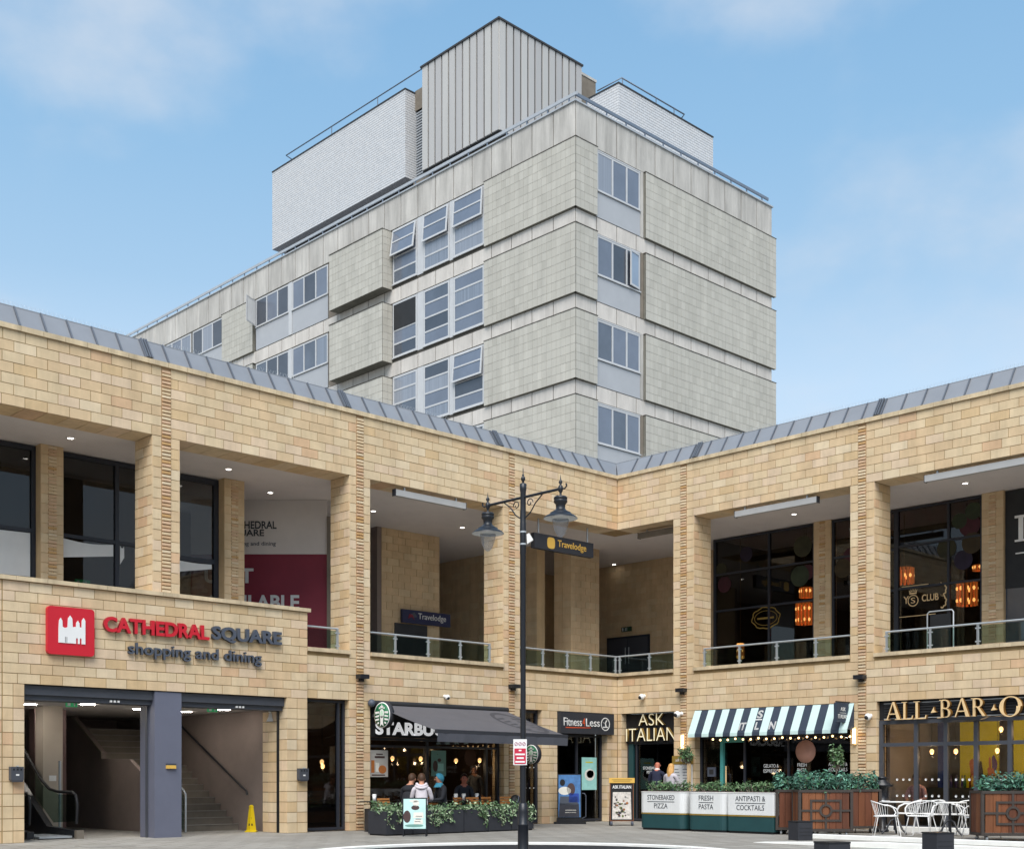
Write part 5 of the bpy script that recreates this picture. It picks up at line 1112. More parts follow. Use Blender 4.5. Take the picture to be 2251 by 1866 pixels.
# covers let into the paving
for (x, y, l) in ((-11.75, -4.25, 'rectangular access cover let into the paving before the black planters'), (-16.5, -2.2, 'rectangular access cover let into the paving before the entrance')):
    q = MB().box((x-.45, y-.3, .001), (x+.45, y+.3, .007)); o = q.build('access_cover', mat('cover_%d' % int(-x), '#8d8a83', .7, .2, 4)); tag(o, l, 'drain cover', 'access covers in the paving')
BP = thing('backpack', 'dark backpack on the chair at the right end of the coffee shop terrace', 'bag', (-5.58, -1.6, .46)); q = MB().ball((-5.58, -1.6, .64), .17, 9, 0, (1, .7, 1.1)); q.build('sack', black, BP); MB().tube([(-5.70, -1.72, .56), (-5.62, -1.75, .70), (-5.56, -1.70, .80)], .016, 6).build('strap', slate, BP); MB().ball((-5.56, -1.71, .60), .08, 7, 0, (1, .6, 1)).build('pocket', charcoal, BP)
# leafy plants
def leaf(q, p, n, size, m):
    t = n.orthogonal().normalized(); t.rotate(Matrix.Rotation(random.uniform(0, 6.3), 3, n)); s_ = n.cross(t); L_ = size*random.choice((.45, .7, .9, 1.0, 1.15, 1.5)); wd = L_*.45
    q.add([p, p+t*L_*.5+s_*wd*.5+n*L_*.08, p+t*L_, p+t*L_*.5-s_*wd*.5+n*L_*.08], [(0, 1, 2, 3)], m)
def shrub(label, loc, ax, ay, wx, wy, h, n, mats, size, group=None, wig=1.0, name='shrub', cat='plant'):
    T = thing(name, label, cat, loc, group); q = MB(); O = Vector(loc); st = MB()
    heads = [(random.uniform(-.46, .46), random.uniform(-.45, .45), random.uniform(.55, 1.0), random.uniform(.10, .16)*wig) for _ in range(max(8, int(wx*26)))]
    for (x, y, k, r) in heads:
        top = O+ax*x*wx+ay*y*wy+UP*h*k; st.tube([O+ax*x*wx*.7+ay*y*wy*.6, top], .008, 4)
        for i in range(n//len(heads)):
            d = Vector((random.gauss(0, 1), random.gauss(0, 1), random.gauss(.35, .9))).normalized(); rr = r*random.uniform(.45, 1.0); p = top+d*rr-UP*(random.random()**1.5)*h*k*.75
            leaf(q, p, (d+Vector((0, 0, .5))+NV*.2).normalized(), size, random.choices(range(5), [3, 3, 2, 1.5, 1])[0])
    st.build('stem', brownc, T); o = q.build('foliage', mats, T); o['kind'] = 'stuff'; return T
def ivy(label, loc, wx, d0, h, n, group, rz=0):
    """ivy over the rim of a planter box: a bushy top and strands hanging down its front"""
    T = thing('ivy_plant', label, 'plant', loc, group, rz); O = Vector(loc); q = MB(); st = MB()
    for i in range(int(n*.62)):
        x = random.uniform(-wx/2, wx/2); y = random.uniform(-d0/2-.03, d0/2); b_ = .06+.13*(.5+.5*math.sin(x*9+loc[0]*3)); p = O+Vector((x, y, random.uniform(-.05, b_)))
        leaf(q, p, Vector((random.gauss(0, .6), random.gauss(-.5, .6), .9)).normalized(), .075, random.choices(range(5), [2, 3, 2, 2.2, 1.2])[0])
    k = random.randint(3, 5)
    for j in range(k):
        x = random.uniform(-wx/2+.02, wx/2-.02); ln = random.uniform(.16, h*.85); path = []
        for i in range(9): path.append(O+Vector((x+.05*math.sin(i*.9+j), -d0/2-.035-.012*math.sin(i), -ln*i/8+.03)))
        st.tube(path, .005, 4)
        for i in range(int(n*.38/k)):
            t = random.random(); p = path[min(8, int(t*8))]+Vector((random.gauss(0, .035), random.uniform(-.03, .005), random.gauss(0, .03)))
            leaf(q, p, Vector((random.gauss(0, .5), -1, random.gauss(.3, .4))).normalized(), .062, random.choices(range(5), [1.5, 2, 2, 2.5, 2])[0])
    st.build('stem', brownc, T); o = q.build('foliage', IVY, T); o['kind'] = 'stuff'
# black cafe planters with ivy: a short return against the wall, then a row along the terrace
xs = [(-10.02, 'first'), (-9.28, 'second'), (-8.54, 'third'), (-7.80, 'fourth'), (-7.06, 'fifth'), (-6.32, 'sixth')]
for i, (x, nm) in enumerate(xs):
    P = thing('black_planter', '%s black planter box from the left in the row before the coffee shop' % nm, 'planter', (x, -2.3, 0), 'black planter boxes along the coffee shop terrace')
    b = MB(); b.box((x-.36, -2.62, .03), (x+.36, -2.58, .52)); b.box((x-.36, -2.02, .03), (x+.36, -1.98, .52)); b.box((x-.36, -2.58, .03), (x-.32, -2.02, .52)); b.box((x+.32, -2.58, .03), (x+.36, -2.02, .52)); b.build('box', charcoal, P)
    MB().box((x-.32, -2.58, .03), (x+.32, -2.02, .46)).build('soil', brn, P); MB().box((x-.33, -2.6, 0), (x+.33, -2.0, .029)).build('plinth', black, P)
    ivy('ivy trailing from the %s black planter box of the coffee shop row' % nm, (x, -2.3, .50), .74, .60, .5, 520, 'ivy in the black planter boxes')
A_ = Vector((-10.36, -2.55, 0)); t_ = Vector((1.21, 2.40, 0)).normalized(); r_ = Vector((t_.y, -t_.x, 0))
P = thing('black_planter', 'black planter box at the left end, set askew towards the brick strip', 'planter', A_+t_*1.5, 'black planter boxes along the coffee shop terrace')
c_ = A_+t_*1.52+r_*.27; MB().obox(c_+UP*.275, t_*.98, r_*.26, UP*.245).build('box', charcoal, P); MB().obox(c_+UP*.0145, t_*.95, r_*.24, UP*.0145).build('plinth', black, P); MB().obox(c_+UP*.523, t_*.95, r_*.23, UP*.002).build('soil', brn, P)
ivy('ivy on the skewed black planter box before the brick strip', tuple(c_+UP*.53), .5, 1.7, .5, 620, 'ivy in the black planter boxes', R(63.2-90))
# white and teal restaurant planters
def rplanter(y0, y1, w1, w2, label, lab2, rnd):
    x0 = -3.86; P = thing('restaurant_planter', label, 'planter', (x0+.28, (y0+y1)/2, 0), 'white and teal planters before the restaurant')
    def outline(off):
        r = .16 if rnd else .02; pts = []
        for cx, cy, a in ((x0+r-off, y0-r+off, 90), (x0+r-off, y1+r-off, 180), (x0+.55-r+off, y1+r-off, 270), (x0+.55-r+off, y0-r+off, 0)):
            for i in range(6): t = R(a+90*i/5); pts.append((cx+r*math.cos(t), cy+r*math.sin(t)))
        return pts
    def lay(z0, z1, m, nm, off=0): MB().prism([(x, y, z0) for x, y in outline(off)], (0, 0, z1-z0)).build(nm, m, P)
    lay(0, .05, black, 'plinth', -.02); lay(.05, .375, teal, 'lower_band'); lay(.377, .41, dgold, 'gold_trim', .008); lay(.412, .895, pwhite, 'upper_band', .004); lay(.897, .915, whitep, 'rim', .012); lay(.916, .93, brn, 'soil', -.03)
    q = MB(); y = y0-.12
    while y > y1+.12: q.box((x0-.0055, y-.0025, .42), (x0-.0035, y+.0025, .89)); y -= .055
    q.build('groove', MATS['concrete_joint'] if False else whitep, P)
    c = (y0+y1)/2
    for s_, z, k in ((w1, .72, 1), (w2, .52, .9)):
        wd = min(abs(y1-y0)-.42, .082*len(s_)); text(s_, (x0-.005, c+wd/2, z), XR, NR, wd, .115, ink, P, thick=.004, bold=.0)
    wd = min(abs(y1-y0)-.42, .082*max(len(w1), len(w2))); MB().box((x0-.009, c-wd/2, .668), (x0-.0055, c+wd/2, .682)).build('line', ink, P)
    shrub(lab2, (x0+.28, c, .91), XR, Vector((-1, 0, 0)), abs(y1-y0)*.95, .42, .20, int(abs(y1-y0)*900), LEAF, .06, 'low shrubs in the white and teal planters', .75)
rplanter(-4.10, -5.46, 'STONEBAKED', 'PIZZA', 'white and teal planter lettered for stonebaked pizza', 'low shrub above the stonebaked pizza planter', True)
rplanter(-5.56, -6.66, 'FRESH', 'PASTA', 'white and teal planter lettered for fresh pasta', 'low shrub above the fresh pasta planter', True)
rplanter(-6.72, -7.94, 'ANTIPASTI &', 'COCKTAILS', 'white and teal planter lettered for antipasti and cocktails', 'low shrub above the antipasti and cocktails planter', False)
# dark timber planters on castors, set square to the photographer
def wplanter(s_, pxx, wd, dp, label, orn):
    v = gp(s_, pxx); P = thing('timber_planter', label, 'planter', (v.x, v.y, 0), 'timber planters on castors by the bar', R(-43.8)); hw = wd/2
    n = 7
    for i in range(n): a = -hw+.05+(wd-.1)*i/n; MB().box((a+.004, -.008+random.uniform(-.003, .003), .16), (a+(wd-.1)/n-.004, .02, .93)).build('plank', WOOD[random.randrange(4)], P, world=False)
    for sx in (-1, 1):
        for i in range(4): a = .03+(dp-.06)*i/4; MB().box((sx*hw-.012, a+.004, .16), (sx*hw+.012, a+(dp-.06)/4-.004, .93)).build('plank', WOOD[random.randrange(4)], P, world=False)
    b = MB(); b.box((-hw+.02, dp-.03, .16), (hw-.02, dp, .93)); b.box((-hw+.02, .03, .16), (hw-.02, dp-.03, .20)); b.build('back_board', WOOD[0], P, world=False)
    b = MB()
    for sx in (-1, 1):
        for y in (-.02, dp-.03): b.box((sx*hw-.03, y, .10), (sx*hw+.03, y+.05, .97))
    b.box((-hw-.02, -.03, .93), (hw+.02, .02, .985)); b.box((-hw-.02, dp-.02, .93), (hw+.02, dp+.03, .985))
    for sx in (-1, 1): b.box((sx*hw-.025, .021, .932), (sx*hw+.025, dp-.021, .983)); b.box((sx*hw-.02, .031, .10), (sx*hw+.02, dp-.031, .158))
    b.box((-hw+.03, -.025, .10), (hw-.03, .02, .158)); b.build('steel_frame', woodf, P, world=False)
    MB().box((-hw+.03, .03, .86), (hw-.03, dp-.03, .90)).build('soil', brn, P, world=False)
    if orn:
        b = MB(); cz = .545; t = .022; y0, y1 = -.03, -.009
        for (x0, x1, z0, z1) in ((-hw+.03, -.13, cz-t, cz+t), (.13, hw-.03, cz-t, cz+t), (-t, t, .16, cz-.13), (-t, t, cz+.13, .93), (-.29, .29, cz+.19, cz+.19+2*t), (-.29, .29, cz-.19-2*t, cz-.19), (-.29-2*t, -.29, cz-.19-2*t, cz+.19+2*t), (.29, .29+2*t, cz-.19-2*t, cz+.19+2*t)): b.box((x0, y0+random.uniform(0, .003), z0), (x1, y1, z1))
        for i in range(20):
            a, c = i*2*math.pi/20, (i+1)*2*math.pi/20; b.prism([(r_*math.cos(k), -.034, cz+r_*math.sin(k)) for r_, k in ((.095, a), (.14, a), (.14, c), (.095, c))], (0, .024, 0))
        b.build('lattice_ornament', woodf, P, world=False)
    for sx in (-1, 1):
        for y in (.06, dp-.06):
            q = MB().lathe([(.001, -.02), (.045, -.02), (.05, 0), (.045, .02), (.001, .02)], (sx*(hw-.1), y, .05), 14, axis=(1, 0, 0)); q.build('castor', steel, P, world=False)
    return v
YV = VIEW
for (s_, p, wd, dp, orn, l, l2) in ((103.6, 1815, 1.10, .62, True, 'timber planter with square and ring lattice, behind the black cube bollard', 'thick green shrub in the lattice timber planter'), (100.5, 1758, 1.0, .5, False, 'timber planter next to the antipasti planter, half behind the lattice one', 'thick green shrub in the timber planter next to the antipasti planter'),
      (98.0, 1880, 1.12, .5, False, 'timber planter to the left of the white chairs, half behind the lattice one', 'thick green shrub in the timber planter beside the white chairs'), (112, 2226, 1.18, .62, True, 'timber planter with lattice at the right picture edge', 'pale green shrub in the timber planter at the right edge')):
    v = wplanter(s_, p, wd, dp, l, orn); c = Vector((v.x, v.y, .88))+VIEW*dp*.5
    shrub(l2, tuple(c), RIGHT, VIEW, wd*1.02, dp*.95, .42 if s_ > 110 or wd < 1.05 or True else .3, 1700, LEAFT, .085, 'shrubs in the timber planters', 1.05)
# hanging topiary and tree standing by the restaurant window
shrub('leafy hanging basket left of the striped window', (-.32, -2.80, 1.62), XR, NR, .42, .36, .42, 420, LEAF, .085, None, .9, 'hanging_basket')
shrub('round bay tree by the glowing tube lamp right of the striped awning', (-.45, -7.40, 1.45), XR, NR, .40, .36, .55, 520, LEAF, .085, None, .9, 'bay_tree', 'tree')
q = MB().box((-.34, -2.86, .4), (-.26, -2.78, 1.62)); o = q.build('basket_post', stonep := STONE[3]); tag(o, 'pale post under the leafy hanging basket', 'post')
q = MB().tube([(-.45, -7.4, .3), (-.45, -7.4, 1.55)], .02, 6); o = q.build('tree_pole', brownc); tag(o, 'thin stem under the round bay tree', 'trunk')
# lantern heater behind the chairs
LH = thing('lantern', 'black iron lantern heater behind the white chairs, left of the bar doors', 'lantern', (-.9, -8.86, 0)); MB().lathe([(.16, 0), (.16, .05), (.10, .08), (.10, .62), (.17, .66), (.17, .70), (.15, .72), (.15, 1.02), (.25, 1.05), (.25, 1.08), (.14, 1.16), (.12, 1.22), (.16, 1.24), (.04, 1.28), (.0, 1.29)], (-.9, -8.86, 0), 16).build('body', blackm, LH)
q = MB().lathe([(.18, .70), (.18, .725), (.153, .725)], (-.9, -8.86, 0), 16); q.build('ring', steel, LH)
# white wire chairs and dark tables
def chair(label):
    T = thing('wire_chair', label, 'chair', (0, 0, 0), 'white wire chairs before the bar')
    q = MB(); rs = .011
    seat = [(-.22, .20, .44), (.22, .20, .44), (.235, .0, .44), (.20, -.20, .43), (-.20, -.20, .43), (-.235, 0, .44)]
    q.tube([(-.20, .22, .44), (.20, .22, .44), (.235, .18, .44), (.235, -.05, .44), (.18, -.22, .43), (0, -.25, .43), (-.18, -.22, .43), (-.235, -.05, .44), (-.235, .18, .44)], .014, 7, closed=True)
    for i in range(11): x = -.19+.038*i; q.tube([(x, .22, .44), (x, -.235+abs(x)*.3, .43)], .005, 4, cap=False)
    q.build('seat', white, T, world=False)
    q = MB(); arc = []
    for i in range(19): a = R(-200+220*i/18); arc.append((.30*math.cos(a), -.04+.27*math.sin(a), .66+.09*max(0, -math.sin(a))))
    q.tube([(-.235, .18, .44), (-.27, .22, .50), (-.285, .17, .60)]+arc[:]+[(.285, .17, .60), (.27, .22, .50), (.235, .18, .44)], .013, 7)
    q.build('back_rim', white, T, world=False); q = MB()
    for i in range(1, 18):
        a = R(-200+220*i/18); q.tube([arc[i], (.21*math.cos(a), -.02+.20*math.sin(a), .44)], .0045, 4, cap=False)
    q.build('back_wires', white, T, world=False)
    for sx in (-1, 1):
        q = MB().tube([(sx*.20, .20, .44), (sx*.27, .27, .012), (sx*.27, -.27, .012), (sx*.18, -.18, .44)], .011, 7); q.build('leg', white, T, world=False)
    return T
c0 = chair('x')
CH = [((-2.95, -10.14), 215, 'white wire chair at the front left of the group, open towards the camera'), ((-2.43, -10.66), 100, 'white wire chair at the front centre, turned sideways beside the table'), ((-1.25, -8.70), 300, 'white wire chair at the far left, against the timber planter'),
      ((-1.0, -9.55), 30, 'white wire chair behind the front left chair'), ((-.95, -10.07), 340, 'white wire chair at the back, behind the front centre chair'), ((-.95, -10.62), 215, 'white wire chair at the back right, below the middle of the bar doors'), ((-1.15, -11.12), 110, 'white wire chair at the far right, before the timber planter'), ((-2.49, -12.0), 80, 'white wire chair half hidden by the timber planter at the right edge')]
for i, ((x, y), a, l) in enumerate(CH):
    if i == 0: c0.location = (x, y, 0); c0.rotation_euler = (0, 0, R(a)); c0['label'] = l
    else: dup(c0, (x, y, 0), R(a), l)
def table(x, y, label):
    T = thing('cafe_table', label, 'table', (x, y, 0), 'tables among the white chairs'); MB().lathe([(.001, .70), (.33, .70), (.33, .725), (.001, .725)], (x, y, 0), 24).build('top', whitep, T); MB().lathe([(.03, .1), (.025, .7)], (x, y, 0), 10).build('column', blackm, T)
    for i in range(3):
        a = i*2.094+.4; q = MB().tube([(x+.02*math.cos(a), y+.02*math.sin(a), .34), (x+.10*math.cos(a), y+.10*math.sin(a), .30), (x+.19*math.cos(a), y+.19*math.sin(a), .12), (x+.30*math.cos(a), y+.30*math.sin(a), .02)], .022, 6); q.build('leg', blackm, T)
table(-1.9, -9.75, 'round table between the front left white chairs'); table(-1.75, -10.95, 'round table among the right hand white chairs')
# A-boards and banner stands
AB = thing('menu_board', 'mint coloured pavement menu board before the black planters', 'sandwich board', (-10.08, -3.2, 0))
def bd(c, wd, z0, z1, lean, m, name, T, th=.02, off=0.0, x0=-1, x1=1):
    q = MB(); P = lambda a, z, o: Vector(c)+RT*(a*wd/2)+FT*(-lean*(z/z1)*1.0+0+o)*-1+UP*z
    return q.add([P(x0, z0, off), P(x1, z0, off), P(x1, z1, off), P(x0, z1, off), P(x0, z0, off+th), P(x1, z0, off+th), P(x1, z1, off+th), P(x0, z1, off+th)], [(3,2,1,0),(4,5,6,7),(0,1,5,4),(1,2,6,5),(2,3,7,6),(3,0,4,7)]).build(name, m, T)
RT = RIGHT; FT = VIEW
cc = Vector((-10.08, -3.2, 0)); q = MB()
def board(T, c, wd, z0, z1, fr_m, sheet_m, prints, foot=True):
    c = Vector(c)
    q = MB(); q.obox(c+UP*(z0+z1)/2+VIEW*.012, RIGHT*(wd/2), VIEW*.012, UP*((z1-z0)/2)); q.build('frame', fr_m, T)
    MB().obox(c+UP*(z0+z1)/2-VIEW*.002, RIGHT*(wd/2-.025), VIEW*.002, UP*((z1-z0)/2-.025)).build('sheet', sheet_m, T)
    O = c-RIGHT*(wd/2)+UP*z0-VIEW*.0045
    for (x, y, w_, h_, mm, kd) in prints:
        q = MB(); pts = [(x+w_/2+w_/2*math.cos(i*math.pi/9), y+h_/2+h_/2*math.sin(i*math.pi/9)) for i in range(18)] if kd else [(x, y), (x+w_, y), (x+w_*.96, y+h_), (x+.04*w_, y+h_)]
        q.flat(pts, O, RIGHT, NV, .002); q.build('print', mm, T)
    if foot:
        for sx in (-1, 1): MB().tube([c+RIGHT*sx*(wd/2-.02)+UP*(z0), c+RIGHT*sx*(wd/2-.02)-VIEW*.01], .014, 6).build('leg', blackm, T); MB().tube([c+RIGHT*sx*(wd/2-.02)+UP*(z1-.02)+VIEW*.03, c+RIGHT*sx*(wd/2-.02)+VIEW*.35], .014, 6).build('leg', blackm, T)
mintb = mat('board_mint', '#bfe3df', .6, .12, 5)
board(AB, cc, .52, .14, .82, blackm, mintb, [(.02, .15, .16, .26, brn, 1), (.19, .42, .17, .10, brn, 1), (.22, .50, .14, .12, cream, 1), (.15, .58, .2, .06, cream, 1), (.23, .25, .22, .12, cream, 0), (.24, .12, .2, .1, cream, 0), (.05, .06, .40, .06, MATS['poster_green'], 1), (.28, .28, .14, .015, slate, 0), (.28, .22, .12, .015, slate, 0), (.26, .17, .13, .015, slate, 0)])
BN = thing('banner_stand', 'black banner stand with a blue sports photograph by the gym door', 'banner stand', (-2.55, -.55, 0)); c = Vector((-2.55, -.55, 0))
board(BN, c, .64, .16, 1.34, blackm, MATS['poster_blue'], [(.06, .86, .14, .18, black, 1), (.02, .62, .34, .22, cream, 1), (.25, .60, .22, .34, brn, 1), (.05, .36, .5, .22, slate, 0), (.30, .42, .28, .24, mat('print_blue', '#26459a', .6, .2, 8), 0), (.03, .03, .56, .36, mat('print_dark', '#33343c', .6, .25, 6), 0), (.2, .20, .3, .025, cream, 0), (.2, .14, .3, .02, cream, 0)], False)
q = MB(); q.prism([c-RIGHT*.42-VIEW*.1, c+RIGHT*.44-VIEW*.1, c+RIGHT*.44+VIEW*.25, c-RIGHT*.42+VIEW*.25], UP*.05); q.prism([c-RIGHT*.34-VIEW*.06+UP*.05, c+RIGHT*.36-VIEW*.06+UP*.05, c+RIGHT*.36+VIEW*.2+UP*.05, c-RIGHT*.34+VIEW*.2+UP*.05], UP*.10); q.build('base', black, BN)
MB().tube([c+RIGHT*.34+UP*.15, c+RIGHT*.44+UP*.2, c+RIGHT*.44+UP*.75, c+RIGHT*.40+UP*.82, c+RIGHT*.34+UP*.82], .014, 6).build('handle', slate, BN)
IB = thing('menu_board', 'restaurant pavement board with yellow top and food photographs, by the inner corner', 'sandwich board', (-2.52, -2.38, 0)); c = Vector((-2.52, -2.38, 0))
board(IB, c, .62, .12, 1.12, WOOD[3], black, [(.06, .05, .50, .70, MATS['poster_photo'], 0)]+[(.08+random.uniform(0, .38), .10+random.uniform(0, .5), random.uniform(.04, .1), random.uniform(.03, .07), random.choice([cream, brn, orng, MATS['print_salad'], slate]), 1) for _ in range(34)])
MB().obox(c+UP*1.17, RIGHT*.33, VIEW*.02, UP*.065).build('header', amber, IB); text('ASK ITALIAN', c-RIGHT*.24+UP*.96-VIEW*.006, RIGHT, NV, .48, .085, white, IB, thick=.004, bold=.02)
q = MB(); [q.obox(c-RIGHT*.25+UP*(1.15+.035*k)-VIEW*.021, RIGHT*.0001+VIEW*.0, VIEW*.001, UP*.001) for k in range(1)]; q = MB(); q.obox(c+UP*1.19-VIEW*.021, RIGHT*.26, VIEW*.001, UP*.008); q.obox(c+UP*1.155-VIEW*.021, RIGHT*.22, VIEW*.001, UP*.008); q.build('printed_lines', dgold, IB)
q = MB(); [q.lathe([(.001, -.03), (.06, -.03), (.06, .03), (.001, .03)], c+RIGHT*s_*.27+UP*.06, 12, axis=tuple(RIGHT)) for s_ in (-1, 1)]; q.build('wheel', slate, IB)

# ------------------------------------------------------------------ cafe furniture behind the planters
def slat_chair(x, y, label, rz):
    T = thing('slat_chair', label, 'chair', (x, y, 0), 'slatted chairs on the coffee shop terrace', rz)
    for i in range(3): MB().box((-.19, -.19-.012*i, .60+i*.065), (.19, -.175-.012*i, .645+i*.065)).build('back_slat', slatw, T, world=False)
    for i in range(5): MB().box((-.19, -.17+.075*i, .44), (.19, -.115+.075*i, .455)).build('seat_slat', slatw, T, world=False)
    for sx in (-1, 1):
        q = MB().tube([(sx*.2, .18, 0), (sx*.2, .17, .44), (sx*.2, -.17, .45), (sx*.2, -.22, .80)], .012, 6); q.tube([(sx*.2, -.20, 0), (sx*.2, -.16, .44)], .012, 6); q.build('leg', blackm, T, world=False)
for x, y, a, l in ((-9.30, -1.35, 185, 'slatted wooden chair at the left end of the coffee shop terrace'), (-7.95, -1.35, 170, 'slatted wooden chair just right of the pavement menu board'), (-7.20, -1.55, 200, 'slatted wooden chair behind the woman in the teal headscarf'), (-6.80, -1.55, 175, 'slatted wooden chair behind two paper cups, middle of the terrace'),
      (-6.25, -1.5, 190, 'slatted wooden chair right of the three paper cups'), (-5.62, -1.45, 160, 'slatted wooden chair at the right end of the terrace, tilted')): slat_chair(x, y, l, R(a))
def ctable(x, y, label, cups):
    T = thing('cafe_table', label, 'table', (x, y, 0), 'tables on the coffee shop terrace'); MB().lathe([(.001, .68), (.30, .68), (.30, .70), (.001, .70)], (x, y, 0), 20).build('top', black, T); MB().lathe([(.2, 0), (.2, .02), (.025, .04), (.025, .68)], (x, y, 0), 12).build('pedestal', blackm, T)
    for dx, dy, l in cups:
        c = thing('paper_cup', l, 'cup', (x+dx, y+dy, .70)); MB().lathe([(.001, .702), (.036, .702), (.048, .83), (.001, .83)], (x+dx, y+dy, 0), 14).build('cup', white, c); MB().lathe([(.052, .83), (.052, .842), (.044, .85), (.044, .862), (.001, .862)], (x+dx, y+dy, 0), 14).build('lid', whitep, c)
ctable(-9.2, -.6, 'round black table at the far left of the terrace', [(.05, 0, 'white paper cup alone on the far left table')])
ctable(-8.3, -1.5, 'round black table between the hooded person and the headscarf woman', []); ctable(-7.05, -1.15, 'round black table with paper cups, middle of the terrace', [(-.12, -.05, 'left of the three white paper cups on the middle terrace'), (.16, -.02, 'middle of the three white paper cups on the terrace')])
ctable(-6.35, -1.05, 'round black table with one paper cup, right part of the terrace', [(-.05, -.05, 'right one of the three white paper cups on the terrace')])

# ------------------------------------------------------------------ people
skin = mat('skin', '#c08c72', .6, .08, 8); skin2 = mat('skin_ruddy', '#b8705a', .6, .08, 8)
def person(loc, rz, label, pose, cols, hair=None, scarf=None, lean=0.0, sc_=1.0, turn=0.0, collar=None, hood=None, bag=False):
    """one skinned body grown on a skeleton; faces local +Y. cols: (skin, top, trousers, shoes)"""
    P = thing('person', label, 'person', loc, None, rz); V = []; E_ = []; Rr = []; Mt = []
    def v(p, r, m, par=None):
        V.append(Vector(p)*sc_); Rr.append(r if isinstance(r, tuple) else (r, r)); Mt.append(m)
        if par is not None: E_.append((par, len(V)-1))
        return len(V)-1
    sit = pose == 'sit'; zp = .52 if sit else .95; f = lean
    y = lambda z: f*(z-zp)
    up = lambda k: zp+k
    pe = v((0, 0, zp), (.155, .115), 2); sp = v((0, y(up(.20)), up(.20)), (.145, .105), 1, pe); ch = v((0, y(up(.38)), up(.38)), (.165, .115), 1, sp); uc = v((0, y(up(.49)), up(.49)), (.12, .085), 1, ch)
    nk = v((0, y(up(.57))+.01, up(.57)), .056, 0, uc); hb_ = v((0, y(up(.63))+.03, up(.63)), (.066, .075), 0, nk); hd = v((0, y(up(.70))+.035, up(.70)), (.078, .098), 0, hb_); ht = v((0, y(up(.775))+.03, up(.775)), (.062, .078), 0, hd)
    hands = []
    for s_ in (-1, 1):
        sh = v((s_*.17, y(up(.46)), up(.46)), .068, 1, uc)
        if sit or pose == 'forward': el = v((s_*.235, y(up(.3))+.10, up(.22)), .052, 1, sh); wr = v((s_*.13, y(up(.3))+.34, up(.20)), .036, 1, el); hn = v((s_*.10, y(up(.3))+.42, up(.20)), (.036, .022), 0, wr); fd = Vector((-s_*.3, 1, -.1)).normalized()
        else: el = v((s_*.235, y(up(.2))-.03, up(.18)), .052, 1, sh); wr = v((s_*.235, y(up(0))+.05, up(-.06)), .036, 1, el); hn = v((s_*.232, y(up(0))+.075, up(-.14)), (.022, .036), 0, wr); fd = Vector((0, .15, -1)).normalized()
        hands.append((V[hn].copy(), fd, s_))
        hp = v((s_*.092, 0, zp-.03), .098, 2, pe)
        if sit: kn = v((s_*.11, .43, .50), .068, 2, hp); an = v((s_*.11, .42, .09), .042, 2, kn); to = v((s_*.12, .56, .04), (.042, .034), 3, an)
        else: kn = v((s_*.10, .02, .50), .065, 2, hp); an = v((s_*.105, -.02, .09), .043, 2, kn); to = v((s_*.12, .13, .04), (.042, .034), 3, an)
    me = bpy.data.meshes.new('body'); me.from_pydata(V, E_, []); ob = bpy.data.objects.new('tmp', me); COL.objects.link(ob)
    ob.modifiers.new('s', 'SKIN'); ss = ob.modifiers.new('u', 'SUBSURF'); ss.levels = ss.render_levels = 2
    lay = me.skin_vertices[0].data
    for i, r in enumerate(Rr): lay[i].radius = (r[0]*sc_, r[1]*sc_)
    lay[0].use_root = True
    dg = bpy.context.evaluated_depsgraph_get(); ev = bpy.data.meshes.new_from_object(ob.evaluated_get(dg)); bpy.data.objects.remove(ob)
    q = MB(); q.add([x.co for x in ev.vertices], [tuple(p.vertices) for p in ev.polygons], 0, True)
    segs = [(V[a], V[b], Mt[b]) for a, b in E_]
    def near(c):
        best = (9e9, 0)
        for a, b, m in segs:
            d = b-a; t = max(0, min(1, (c-a).dot(d)/d.length_squared)); dd = (c-a-d*t).length_squared
            if dd < best[0]: best = (dd, m)
        return best[1]
    for i, fc in enumerate(q.f):
        c = sum((q.v[k] for k in fc), Vector())/len(fc); q.m[i] = near(c)
    for hp_, fd, s_ in hands:                                   # four fingers of unequal length, slightly curled, and a thumb from the side of the palm
        sd = Vector((s_, 0, 0)) if abs(fd.z) < .5 else Vector((0, 1, 0)); pn = fd.cross(sd).normalized()
        for k, ln in enumerate((.060, .072, .068, .052)):
            a = hp_+sd*(-.024+.016*k)*sc_+fd*.02; q.tube([a, a+fd*ln*.5, a+fd*ln*.8+pn*.012*s_, a+fd*ln*.95+pn*.026*s_], [.009, .0085, .0075, .006], 6, 0)
        a = hp_-sd*.030-fd*.01; q.tube([a, a-sd*.016+fd*.025, a-sd*.020+fd*.05+pn*.01], [.011, .010, .007], 6, 0)
    o = q.build('body', list(cols), P, world=False)
    H = V[hd]; s0 = sc_
    fq = MB(); fq.ball(H+Vector((0, .100, -.022))*s0, .013*s0, 6, 0, (1, 1.1, 1.5))
    for s_ in (-1, 1): fq.ball(H+Vector((s_*.082, 0, -.02))*s0, .022*s0, 6, 0, (.4, .8, 1.3))
    fq.build('face', cols[0], P, world=False)
    eq = MB(); [eq.ball(H+Vector((s_*.030, .088, .012))*s0, .0105*s0, 6) for s_ in (-1, 1)]; eq.build('eye', soot, P, world=False)
    mq = MB().box(H+Vector((-.024, .083, -.058))*s0, H+Vector((.024, .094, -.051))*s0); mq.build('mouth', redw, P, world=False)
